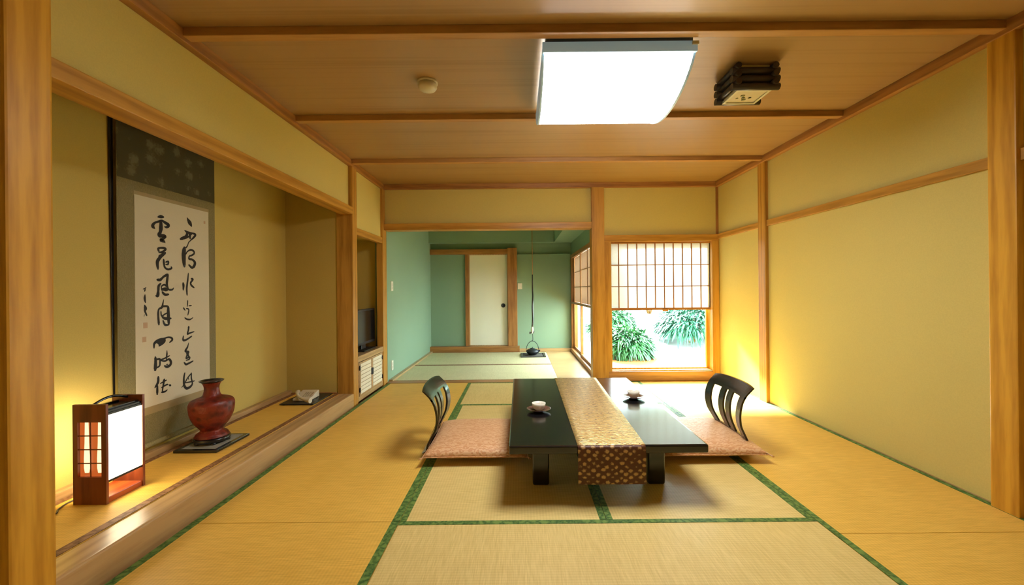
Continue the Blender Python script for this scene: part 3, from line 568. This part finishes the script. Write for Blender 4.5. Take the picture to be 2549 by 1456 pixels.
# ------------------------------------------------------------------ telephone on a black board
pb = empty('telephone_board', (-1.93, 3.72, ZT), 'thin black board under the cream telephone', 'board')
box('board_plate', -2.085, -1.79, 3.545, 3.915, ZT+0.006, ZT+0.014, M['black'], pb, 0.003)
for x in (-2.06, -1.815):
    for y in (3.57, 3.89): box('board_foot', x-0.012, x+0.012, y-0.012, y+0.012, ZT, ZT+0.006, M['black'], pb)
ph = empty('telephone', (-1.935, 3.70, ZT+0.014), 'cream desk telephone on the black board in the alcove', 'telephone')
zb = ZT+0.0145
V = []; F = []
pr = [(-0.095, 0.0), (-0.095, 0.022), (-0.03, 0.030), (0.05, 0.055), (0.085, 0.062), (0.092, 0.05), (0.092, 0.0)]
for x in (-2.015, -1.865): V += [(x, 3.72+y, zb+z) for y, z in pr]
k = len(pr); F = [tuple(range(k)), tuple(range(k, 2*k))]+[(i, (i+1) % k, k+(i+1) % k, k+i) for i in range(k)]
tb = mesh('phone_body', V, F, M['cream_plastic'], ph)
md = tb.modifiers.new('b', 'BEVEL'); md.width = 0.008; md.segments = 3
kp = empty('keypad', (-1.92, 3.70, zb+0.04)); kp.parent = ph; kp.location = Vector((-1.92, 3.71, zb+0.036))-wloc(ph); kp.rotation_euler = (math.atan2(0.025, 0.08), 0, 0)
o = box('key_plate', -0.035, 0.035, -0.045, 0.045, 0, 0.003, M['band'], None); o.parent = kp
for i in range(3):
    for j in range(4):
        o = box('key', -0.027+i*0.020, -0.013+i*0.020, -0.037+j*0.020, -0.024+j*0.020, 0.003, 0.006, M['cream_plastic'], None, 0.001); o.parent = kp
hp = catmull([(-2.035, 3.755, zb+0.050), (-2.02, 3.72, zb+0.058), (-1.995, 3.67, zb+0.054), (-1.955, 3.62, zb+0.042), (-1.90, 3.585, zb+0.032), (-1.855, 3.565, zb+0.024), (-1.82, 3.555, zb+0.0235)], 5)
hn = len(hp); tube('handset', hp, [0.010+0.012*abs(2*i/(hn-1)-1)**1.6 for i in range(hn)], M['cream_plastic'], ph, 14)
# ------------------------------------------------------------------ television
tv = empty('television', (-1.76, 4.53, 0.455), 'black flat television standing in the wall recess', 'television')
box('screen_case', -1.765, -1.715, 4.22, 4.86, 0.515, 0.905, M['black'], tv, 0.006)
M['screen'] = plain('screen_glass', (0.008, 0.009, 0.010), 0.2, 0, 0.4, 0.0)
box('screen', -1.7155, -1.7135, 4.245, 4.835, 0.545, 0.885, M['screen'], tv)
box('stand_neck', -1.755, -1.725, 4.47, 4.60, 0.465, 0.52, M['black'], tv, 0.004)
box('stand_base', -1.84, -1.65, 4.36, 4.71, 0.455, 0.470, M['black'], tv, 0.005)
# ------------------------------------------------------------------ low table
tb_ = empty('low_table', (0.45, 2.9, 0), 'long low black lacquer table on the mats', 'table')
tx0, tx1, ty0, ty1, tz = -0.06, 0.965, 2.10, 3.71, 0.30
bm = bmesh.new(); bm_box(bm, tx0, tx1, ty0, ty1, 0.256, tz, 0.010, 3); bmobj('table_top', bm, M['lacquer'], tb_)
for x0, x1 in ((0.066, 0.160), (0.715, 0.812)):
    for y0, y1 in ((2.30, 2.395), (3.40, 3.495)):
        bm = bmesh.new(); bm_box(bm, x0, x1, y0, y1, 0.0, 0.256, 0.016, 3); bmobj('leg', bm, M['lacquer'], tb_)
for b in ((0.10, 0.785, 2.325, 2.365), (0.10, 0.785, 3.43, 3.47), (0.095, 0.135, 2.39, 3.405), (0.745, 0.785, 2.39, 3.405)):
    box('apron', *b, 0.20, 0.257, M['lacquer'], tb_)
# runner with its own woven coordinates
def runner():
    prof = [(3.722, 0.10), (3.722, 0.18), (3.722, 0.27), (3.720, 0.292), (3.712, 0.301), (3.69, 0.3018)]
    prof += [(3.69-(3.69-2.12)*i/20, 0.3018) for i in range(1, 21)]
    prof += [(2.098, 0.301), (2.090, 0.292), (2.088, 0.275), (2.087, 0.22), (2.086, 0.165), (2.087, 0.108)]
    V, F, U = [], [], []; s = 0; nu = 12
    for i, (y, z) in enumerate(prof):
        if i: s += math.hypot(y-prof[i-1][0], z-prof[i-1][1])
        t = (y-2.09)/1.62
        xa, xb = 0.292+0.022*t, 0.638+0.048*t
        for j in range(nu+1):
            u = j/nu; off = 0.003*math.sin(u*9+z*20) if z < 0.27 else 0
            V.append((xa+(xb-xa)*u, y-(abs(off) if y < 2.5 else -abs(off)), z)); U.append((u*(xb-xa), s))
    for i in range(len(prof)-1):
        for j in range(nu): F.append((i*(nu+1)+j, i*(nu+1)+j+1, (i+1)*(nu+1)+j+1, (i+1)*(nu+1)+j))
    return V, F, U
def woven_uv(name, base, gold, thin):
    m, nt, p = new_mat(name); tc = N(nt, 'ShaderNodeTexCoord'); v = tc.outputs['UV']
    # offset rows of scallops (overlapping waves) plus twisting gold strands
    w = N(nt, 'ShaderNodeTexWave', wave_type='BANDS', bands_direction='Y'); w.inputs['Scale'].default_value = 19; w.inputs['Distortion'].default_value = 5
    w.inputs['Detail'].default_value = 1.2; w.inputs['Detail Scale'].default_value = 2.2; L(nt, v, w.inputs[0])
    vo = N(nt, 'ShaderNodeTexVoronoi'); vo.inputs['Scale'].default_value = 17; vo.inputs['Randomness'].default_value = 0.25; L(nt, v, vo.inputs[0])
    s = N(nt, 'ShaderNodeMath', operation='LESS_THAN'); s.inputs[1].default_value = 0.24; L(nt, vo.outputs[0], s.inputs[0])
    mm = N(nt, 'ShaderNodeMath', operation='MAXIMUM'); L(nt, w.outputs[1], mm.inputs[0]); L(nt, s.outputs[0], mm.inputs[1])
    r = N(nt, 'ShaderNodeMapRange'); r.inputs[1].default_value = thin[0]; r.inputs[2].default_value = thin[1]; L(nt, mm.outputs[0], r.inputs[0])
    mx = N(nt, 'ShaderNodeMixRGB'); mx.inputs[1].default_value = (*base, 1); mx.inputs[2].default_value = (*gold, 1); L(nt, r.outputs[0], mx.inputs[0]); L(nt, mx.outputs[0], p.inputs['Base Color'])
    k = N(nt, 'ShaderNodeMath', operation='MULTIPLY'); k.inputs[1].default_value = 0.85; L(nt, r.outputs[0], k.inputs[0]); L(nt, k.outputs[0], p.inputs['Metallic'])
    p.inputs['Roughness'].default_value = 0.42; bump(nt, p, mm.outputs[0], 0.6, 0.003); return m
M['runner'] = woven_uv('gold_brocade', (0.11, 0.032, 0.012), (0.80, 0.58, 0.24), (0.06, 0.26))

def dotted_uv(name, base, gold):
    m, nt, p = new_mat(name); tc = N(nt, 'ShaderNodeTexCoord'); v = tc.outputs['UV']
    mp_ = N(nt, 'ShaderNodeMapping'); mp_.inputs['Scale'].default_value = (1, 1.25, 1); mp_.inputs['Rotation'].default_value = (0, 0, 0.785); L(nt, v, mp_.inputs[0])
    vo = N(nt, 'ShaderNodeTexVoronoi'); vo.inputs['Scale'].default_value = 30; vo.inputs['Randomness'].default_value = 0.35; L(nt, mp_.outputs[0], vo.inputs[0])
    n = N(nt, 'ShaderNodeTexNoise'); n.inputs['Scale'].default_value = 110; n.inputs['Detail'].default_value = 2; L(nt, v, n.inputs[0])
    a = N(nt, 'ShaderNodeMath', operation='MULTIPLY_ADD'); a.inputs[1].default_value = -0.42; L(nt, n.outputs[0], a.inputs[0]); L(nt, vo.outputs[0], a.inputs[2])
    r = N(nt, 'ShaderNodeMapRange'); r.inputs[1].default_value = 0.20; r.inputs[2].default_value = 0.02; L(nt, a.outputs[0], r.inputs[0])
    mx = N(nt, 'ShaderNodeMixRGB'); mx.inputs[1].default_value = (*base, 1); mx.inputs[2].default_value = (*gold, 1); L(nt, r.outputs[0], mx.inputs[0]); L(nt, mx.outputs[0], p.inputs['Base Color'])
    p.inputs['Roughness'].default_value = 0.55; bump(nt, p, r.outputs[0], 0.4, 0.002); return m
M['runner_end'] = dotted_uv('brown_brocade', (0.10, 0.030, 0.010), (0.55, 0.34, 0.14))
V, F, U = runner()
rn = empty('table_runner', (0.47, 2.9, tz), 'gold brocade runner laid along the low table', 'table runner')
nrow = len(V)//13
for nm, r0, r1, mt in (('end_panel', 0, 4, 'runner_end'), ('top_cloth', 4, nrow-6, 'runner'), ('end_panel', nrow-6, nrow, 'runner_end')):
    r1_ = min(r1+1, nrow); V2 = V[r0*13:r1_*13]; U2 = U[r0*13:r1_*13]
    F2 = [(i*13+j, i*13+j+1, (i+1)*13+j+1, (i+1)*13+j) for i in range(r1_-r0-1) for j in range(12)]
    o = mesh(nm, V2, F2, M[mt], rn, True); uvl = o.data.uv_layers.new(name='weave')
    for lpn in o.data.loops: uvl.data[lpn.index].uv = U2[lpn.vertex_index]
    md = o.modifiers.new('t', 'SOLIDIFY'); md.thickness = 0.0016; md.offset = 1
# tea cups on saucers
def tea(cx, cy, lab, slab):
    s = empty('saucer', (cx, cy, tz), slab, 'saucer', 'tea saucers on the low table')
    lathe('saucer_dish', [(0.0, 0.0015), (0.030, 0.0015), (0.032, 0.005), (0.052, 0.010), (0.074, 0.020), (0.076, 0.022), (0.072, 0.022), (0.050, 0.0135), (0.034, 0.010), (0.0, 0.009)], (cx, cy, tz), M['saucer'], s, 40, wob=lambda a, i: 0.05*math.cos(2*a) if i in (3, 4, 5, 6, 7) else 0)
    lathe('saucer_foot', [(0.0, 0.0003), (0.028, 0.0003), (0.028, 0.003), (0.0, 0.003)], (cx, cy, tz), M['saucer'], s, 28)
    c = empty('tea_cup', (cx, cy, tz+0.0105), lab, 'cup', 'tea cups on the low table')
    z0 = tz+0.0105
    lathe('cup_bowl', [(0.0, 0.002), (0.022, 0.002), (0.022, 0.0), (0.025, 0.0), (0.026, 0.004), (0.036, 0.012), (0.042, 0.028), (0.0455, 0.046), (0.0440, 0.0465), (0.040, 0.028), (0.033, 0.014), (0.0, 0.010)], (cx, cy, z0), M['porcelain'], c, 40)
tea(0.122, 2.70, 'white tea cup on the dark half of the table, left of the runner', 'brown saucer left of the gold runner')
tea(0.828, 2.99, 'white tea cup on the window side of the table, right of the runner', 'brown saucer right of the gold runner')
# ------------------------------------------------------------------ legless chairs and cushions
M['cushion'] = woven('rosy_brocade', (0.66, 0.33, 0.145), (0.78, 0.48, 0.25), 13, 0.05, 0.5, (0.4, 0.62))
prof_z = [(0.030, -0.004), (0.085, 0.000), (0.14, 0.022), (0.20, 0.046), (0.27, 0.056), (0.34, 0.046), (0.40, 0.020), (0.435, -0.006), (0.462, -0.030)]
prof_s = catmull(prof_z, 6)
def bx_at(z):
    for (z0, x0), (z1, x1) in zip(prof_s[:-1], prof_s[1:]):
        if z0 <= z <= z1: return x0+(x1-x0)*(z-z0)/max(z1-z0, 1e-6)
    return prof_s[-1][1]
HW = 0.245
def half(z):     # half width of the back at a height
    t = max(0, min(1, (z-0.03)/0.43)); return 0.195+0.055*math.sin(min(1, t*1.4)*PI/2)
def back_patch(name, par, s0, s1, z0, z1, n=10, k=16, th=0.014):
    """curved strip of bent plywood between fractions s0..s1 of the half width (functions of z) and heights z0..z1"""
    V, F = [], []
    for side in (0, 1):
        for i in range(k+1):
            z = z0+(z1-z0)*i/k
            a = s0(z) if callable(s0) else s0; b = s1(z) if callable(s1) else s1
            for j in range(n+1):
                f = a+(b-a)*j/n; y = f*half(z)
                zz = z-0.014*f**4*max(0, (z-0.36)/0.10) if z > 0.36 else z
                x = bx_at(z)+0.022*f*f*min(1, z/0.2)-(th if side else 0)
                V.append((x, y, zz))
    m_ = (k+1)*(n+1)
    for side in (0, 1):
        for i in range(k):
            for j in range(n): F.append(tuple(side*m_+q for q in (i*(n+1)+j, i*(n+1)+j+1, (i+1)*(n+1)+j+1, (i+1)*(n+1)+j)))
    for i in range(k):
        for j in (0, n): F.append((i*(n+1)+j, (i+1)*(n+1)+j, m_+(i+1)*(n+1)+j, m_+i*(n+1)+j))
    for j in range(n):
        for i in (0, k): F.append((i*(n+1)+j, i*(n+1)+j+1, m_+i*(n+1)+j+1, m_+i*(n+1)+j))
    return mesh(name, V, F, M['blackwood'], par, False, True)
def make_chair(loc, rz, label):
    c = empty('legless_chair', loc, label, 'chair', 'legless chairs at the low table', rz=rz)
    back_patch('top_rail', c, -1, 1, 0.385, 0.462, 20, 6)
    back_patch('bottom_rail', c, -1, 1, 0.028, 0.115, 20, 6)
    for s in (-1, 1):
        back_patch('stile', c, s*1.0, lambda z: s*0.735, 0.11, 0.40, 4, 18)
        back_patch('inner_bar', c, s*0.07, s*0.315, 0.11, 0.40, 3, 18)
    box('seat', -0.012, 0.44, -0.20, 0.20, 0.010, 0.026, M['blackwood'], c, 0.006, local=True)
    for x in (0.02, 0.40): box('floor_runner', x, x+0.03, -0.17, 0.17, 0.0, 0.011, M['blackwood'], c, local=True)
    return c
def zabuton(cx, cy, w, d, z0, th, label):
    n = 28; V, F = [], []
    for side in (1, -1):
        for i in range(n+1):
            for j in range(n+1):
                u, v = 2*i/n-1, 2*j/n-1
                e = (1-abs(u)**3.2)*(1-abs(v)**3.2)
                h = (th*0.5)*max(e, 0)**0.42
                pin = 1-0.035*(1-u*u)*abs(v)**6-0.035*(1-v*v)*abs(u)**6
                x = cx+u*w/2*(1-0.03*(1-v*v)*abs(u)**4); y = cy+v*d/2*(1-0.03*(1-u*u)*abs(v)**4)
                wr_ = 0.0025*noise.noise(Vector((u*5, v*5, side)))
                bs = 0.35 if side < 0 else 1.0
                zz = z0+th*0.36+side*(h*(0.72 if side < 0 else 1.28))*1.0+(wr_ if e > 0.05 else 0)
                V.append((x, y, max(zz, z0+0.0005)))
    m_ = (n+1)**2
    for s in (0, 1):
        for i in range(n):
            for j in range(n): F.append(tuple(s*m_+q for q in (i*(n+1)+j, (i+1)*(n+1)+j, (i+1)*(n+1)+j+1, i*(n+1)+j+1)))
    c = empty('floor_cushion', (cx, cy, z0), label, 'cushion', 'floor cushions at the low table')
    o = mesh('cushion_cover', V, F, M['cushion'], c, True)
    bm = bmesh.new(); bm.from_mesh(o.data); bmesh.ops.remove_doubles(bm, verts=bm.verts, dist=0.0004); bmesh.ops.recalc_face_normals(bm, faces=bm.faces); bm.to_mesh(o.data); bm.free()
    # piped seam round the edge
    P = []
    for k_ in range(81):
        t = k_/20 % 4; s = int(t); f = (t-s)*2-1
        u, v = ((f, -1), (1, f), (-f, 1), (-1, -f))[s]
        P.append((cx+u*w/2*(1-0.03*(1-v*v)*abs(u)**4), cy+v*d/2*(1-0.03*(1-u*u)*abs(v)**4), z0+th*0.36))
    tube('seam_piping', P, 0.0035, M['cushion'], c, 6)
    for u in (-1, 1):
        for v in (-1, 1):
            for q in range(3):
                a = math.atan2(v, u)+(q-1)*0.35
                p0 = Vector((cx+u*w/2*0.985, cy+v*d/2*0.985, z0+th*0.36))
                tube('corner_tassel', [p0, p0+Vector((0.018*math.cos(a), 0.018*math.sin(a), -0.003)), p0+Vector((0.03*math.cos(a), 0.03*math.sin(a), -0.010))], [0.003, 0.0025, 0.001], M['cushion'], c, 5)
make_chair((-0.612, 2.90, 0), 0.0, 'black legless chair left of the low table, facing right')
make_chair((1.495, 2.90, 0), PI, 'black legless chair right of the low table, nearest the right wall')
zabuton(-0.285, 2.905, 0.66, 0.70, 0.0265, 0.092, 'rosy brocade cushion on the chair left of the table')
zabuton(1.225, 2.905, 0.66, 0.70, 0.0265, 0.092, 'rosy brocade cushion on the chair right of the table')
# ------------------------------------------------------------------ green room fittings
he = empty('sunken_hearth', (0.225, 6.89, 0), 'dark square hearth set in the floor below the kettle', 'hearth')
M['ash'] = plain('grey_ash', (0.10, 0.085, 0.07), 0.95)
for b in ((0.02, 0.43, 6.68, 6.715), (0.02, 0.43, 7.065, 7.10), (0.02, 0.055, 6.715, 7.065), (0.395, 0.43, 6.715, 7.065)): box('hearth_rim', *b, 0.0005, 0.014, M['dark_bar'], he, 0.002)
box('ash_bed', 0.055, 0.395, 6.715, 7.065, 0.0005, 0.006, M['ash'], he)
hk = empty('kettle_hanger', (0.215, 6.90, 2.33), 'long rustic pole and hook hanging from the ceiling', 'hanger')
tube('upper_rope', [(0.226, 6.90, 2.34), (0.226, 6.90, 1.95), (0.225, 6.90, 1.35)], 0.006, M['brownZ'], hk, 8)
tube('pole', catmull([(0.225, 6.90, 1.36), (0.224, 6.90, 1.15), (0.228, 6.90, 0.98), (0.222, 6.90, 0.80), (0.226, 6.90, 0.62), (0.216, 6.90, 0.48)], 5), [0.008+0.007*min(1, i/12) for i in range(26)], M['blackwood'], hk, 10)
mesh('fish_lever', [(0.160, 6.892, 0.375), (0.175, 6.892, 0.405), (0.195, 6.892, 0.39), (0.235, 6.892, 0.43), (0.25, 6.892, 0.40), (0.235, 6.892, 0.37), (0.195, 6.892, 0.375), (0.178, 6.892, 0.355)] + [(0.160, 6.908, 0.375), (0.175, 6.908, 0.405), (0.195, 6.908, 0.39), (0.235, 6.908, 0.43), (0.25, 6.908, 0.40), (0.235, 6.908, 0.37), (0.195, 6.908, 0.375), (0.178, 6.908, 0.355)], [tuple(range(8)), tuple(range(8, 16))]+[(i, (i+1) % 8, 8+(i+1) % 8, 8+i) for i in range(8)], M['dark_bar'], hk)
tube('cloth_wrap', [(0.216, 6.90, 0.485), (0.214, 6.90, 0.45), (0.217, 6.90, 0.41), (0.214, 6.90, 0.37)], [0.014, 0.024, 0.022, 0.012], M['white_plastic'], hk, 12)
tube('hook', catmull([(0.216, 6.90, 0.375), (0.222, 6.90, 0.31), (0.222, 6.90, 0.262), (0.214, 6.90, 0.246), (0.207, 6.90, 0.255)], 5), 0.0045, M['iron'], hk, 8)
kt = empty('iron_kettle', (0.215, 6.90, 0.012), 'black iron kettle hanging over the hearth', 'kettle')
lathe('kettle_body', catmull([(0.0, 0.0), (0.055, 0.002), (0.075, 0.012), (0.104, 0.045), (0.106, 0.062), (0.085, 0.086), (0.048, 0.098), (0.044, 0.100)], 4), (0.215, 6.90, 0.012), M['iron'], kt, 36)
lathe('kettle_lid', [(0.045, 0.100), (0.042, 0.106), (0.012, 0.112), (0.006, 0.118), (0.009, 0.126), (0.0, 0.129)], (0.215, 6.90, 0.012), M['iron'], kt, 24)
tube('bail_handle', [(0.215+0.105*math.cos(a), 6.90, 0.08+0.160*math.sin(a)) for a in [PI*i/20 for i in range(21)]], 0.005, M['iron'], kt, 8)
tube('spout', [(0.300, 6.88, 0.055), (0.330, 6.87, 0.080), (0.338, 6.868, 0.098)], [0.016, 0.011, 0.009], M['iron'], kt, 12)
def plate(name, x0, x1, y0, y1, z0, z1, label, axis):
    e = empty(name, ((x0+x1)/2, (y0+y1)/2, z0), label, 'wall plate')
    box('cover_plate', x0, x1, y0, y1, z0, z1, M['white_plastic'], e, 0.0015)
    if axis == 'X':
        for k in range(2): box('rocker', x1-0.001, x1+0.003, (y0+y1)/2-0.014, (y0+y1)/2+0.014, z0+0.02+k*0.042, z0+0.054+k*0.042, M['porcelain'], e, 0.001)
    else:
        for k in range(2): box('rocker', (x0+x1)/2-0.014, (x0+x1)/2+0.014, y0-0.003, y0+0.001, z0+0.02+k*0.042, z0+0.054+k*0.042, M['porcelain'], e, 0.001)
plate('light_switch', XL, XL+0.008, 5.105, 5.185, 1.105, 1.225, 'pale switch plate high on the left green wall', 'X')
plate('power_outlet', XL, XL+0.008, 5.095, 5.165, 0.115, 0.235, 'pale outlet plate low on the left green wall', 'X')
plate('light_switch', -0.025, 0.055, 7.392, 7.40, 1.115, 1.225, 'pale switch plate beside the brown door post', 'Y')
# ------------------------------------------------------------------ garden outside the window
M['gravel'] = plain('pale_gravel', (0.62, 0.62, 0.60), 0.95)
M['rock'] = plain('grey_rock', (0.30, 0.34, 0.38), 0.9)
def leafmat(name, a, b):
    m, nt, p = new_mat(name); n = N(nt, 'ShaderNodeTexNoise'); n.inputs['Scale'].default_value = 6; n.inputs['Detail'].default_value = 3
    L(nt, coords(nt), n.inputs[0]); L(nt, ramp(nt, n.outputs[0], [(0.35, a), (0.65, b)]), p.inputs['Base Color']); p.inputs['Roughness'].default_value = 0.45
    return m
M['leaf1'] = leafmat('leaf_green', (0.012, 0.075, 0.022), (0.05, 0.22, 0.06))
M['leaf2'] = leafmat('leaf_bluegreen', (0.015, 0.085, 0.045), (0.05, 0.20, 0.11))
M['leaf3'] = leafmat('leaf_pale', (0.10, 0.26, 0.11), (0.22, 0.40, 0.20))
def gz_at(x, y): return -0.20+0.10*max(0, y-6.4)+0.04*noise.noise(Vector((x*0.7, y*0.7, 0)))
V, F = [], []; nx, ny = 60, 50
for i in range(nx+1):
    for j in range(ny+1):
        x, y = -14+34*i/nx, 5.12+21*(j/ny)**1.5
        if x < 1.06 and y < 7.7: z = -0.45
        else: z = gz_at(x, y)
        V.append((x, y, z))
for i in range(nx):
    for j in range(ny): F.append((i*(ny+1)+j, (i+1)*(ny+1)+j, (i+1)*(ny+1)+j+1, i*(ny+1)+j+1))
tag(mesh('garden_ground', V, F, M['gravel'], None, True), 'pale gravel ground of the garden outside', 'ground', kind=ST)
def rock(x, y, r, label, s=(1, 1, 0.6)):
    bm = bmesh.new(); bmesh.ops.create_icosphere(bm, subdivisions=3, radius=r)
    sd_ = random.uniform(0, 50)
    for v in bm.verts:
        k = 1+0.35*noise.noise(v.co/r*1.1+Vector((sd_, 0, 0)))+0.10*noise.noise(v.co/r*3+Vector((0, sd_, 0)))
        v.co = Vector((v.co.x*s[0]*k, v.co.y*s[1]*k, v.co.z*s[2]*k))
    o = bmobj('garden_rock', bm, M['rock'], None); o.location = (x, y, gz_at(x, y)+r*0.12)
    tag(o, label, 'rock', 'rocks in the garden')
rock(2.50, 6.45, 0.24, 'low grey rock in the gravel just outside the window', (1.5, 0.9, 0.4))
rock(2.62, 7.55, 0.18, 'grey rock beside the left garden shrub', (1.0, 0.9, 0.8))
rock(4.6, 8.0, 0.20, 'grey rock under the right garden shrub', (1.3, 0.8, 0.5))
def shrub(x, y, rx, rz, n, leaf, wid, mat, label, droop=0.5, name='garden_shrub'):
    z0 = gz_at(x, y)
    e = empty(name, (x, y, z0), label, 'shrub', 'shrubs in the garden')
    V, F = [], []
    for i in range(n):
        a, b = random.uniform(0, 2*PI), random.uniform(-0.15, 1)
        d = Vector((math.cos(a)*math.sqrt(1-b*b), math.sin(a)*math.sqrt(1-b*b), b)) if b > -1 else Vector((0, 0, 1))
        r = random.uniform(0.45, 1.0)**0.5
        p = Vector((x+d.x*rx*r, y+d.y*rx*r, z0+rz*(0.38+0.55*d.z*r)))
        t = (d+Vector((random.uniform(-0.7, 0.7), random.uniform(-0.7, 0.7), random.uniform(-0.9, 0.4)))).normalized()
        sd_ = t.cross(Vector((random.uniform(-0.4, 0.4), random.uniform(-0.4, 0.4), 1))).normalized()
        l = leaf*random.uniform(0.6, 1.3); c = len(V)
        for k, wk in enumerate((0.35, 1.0, 0.8, 0.02)):
            q = p+t*l*k/3+Vector((0, 0, -droop*l*(k/3)**2)); V += [q+sd_*wid*wk, q-sd_*wid*wk]
        for k in range(3): F.append((c+2*k, c+2*k+1, c+2*k+3, c+2*k+2))
    me = bpy.data.meshes.new('foliage'); off = wloc(e); me.from_pydata([tuple(v-off) for v in V], [], F); me.update()
    link('foliage', me, mat, e)
    for k in range(5):
        a = 2*PI*k/5+x
        tube('stem', [(x+0.03*math.cos(a), y+0.03*math.sin(a), z0-0.03), (x+rx*0.25*math.cos(a), y+rx*0.25*math.sin(a), z0+rz*0.35), (x+rx*0.55*math.cos(a), y+rx*0.55*math.sin(a), z0+rz*0.65)], [0.02, 0.014, 0.006], M['brownZ'], e, 6)
shrub(1.84, 7.05, 0.40, 0.62, 2000, 0.20, 0.016, M['leaf1'], 'deep green shrub at the left of the garden window')
shrub(3.5, 8.35, 0.66, 0.80, 2600, 0.24, 0.018, M['leaf2'], 'bluish green shrub at the right of the garden window')
shrub(1.95, 8.7, 0.45, 0.75, 1500, 0.20, 0.018, M['leaf1'], 'green shrub behind the leftmost shrub')
for i, (x, y, rx, rz, lab) in enumerate([(0.8, 11.6, 1.0, 2.0, 'pale shrub far back behind the green room corner'), (3.8, 12.0, 1.15, 2.1, 'pale shrub far back in the middle of the garden'), (6.9, 12.0, 1.15, 2.2, 'pale shrub far back at the right of the garden'), (-2.2, 12.5, 1.1, 2.0, 'pale shrub far back at the left of the garden')]):
    shrub(x, y, rx, rz, 2200, 0.34, 0.05, M['leaf3'], lab, 0.4)
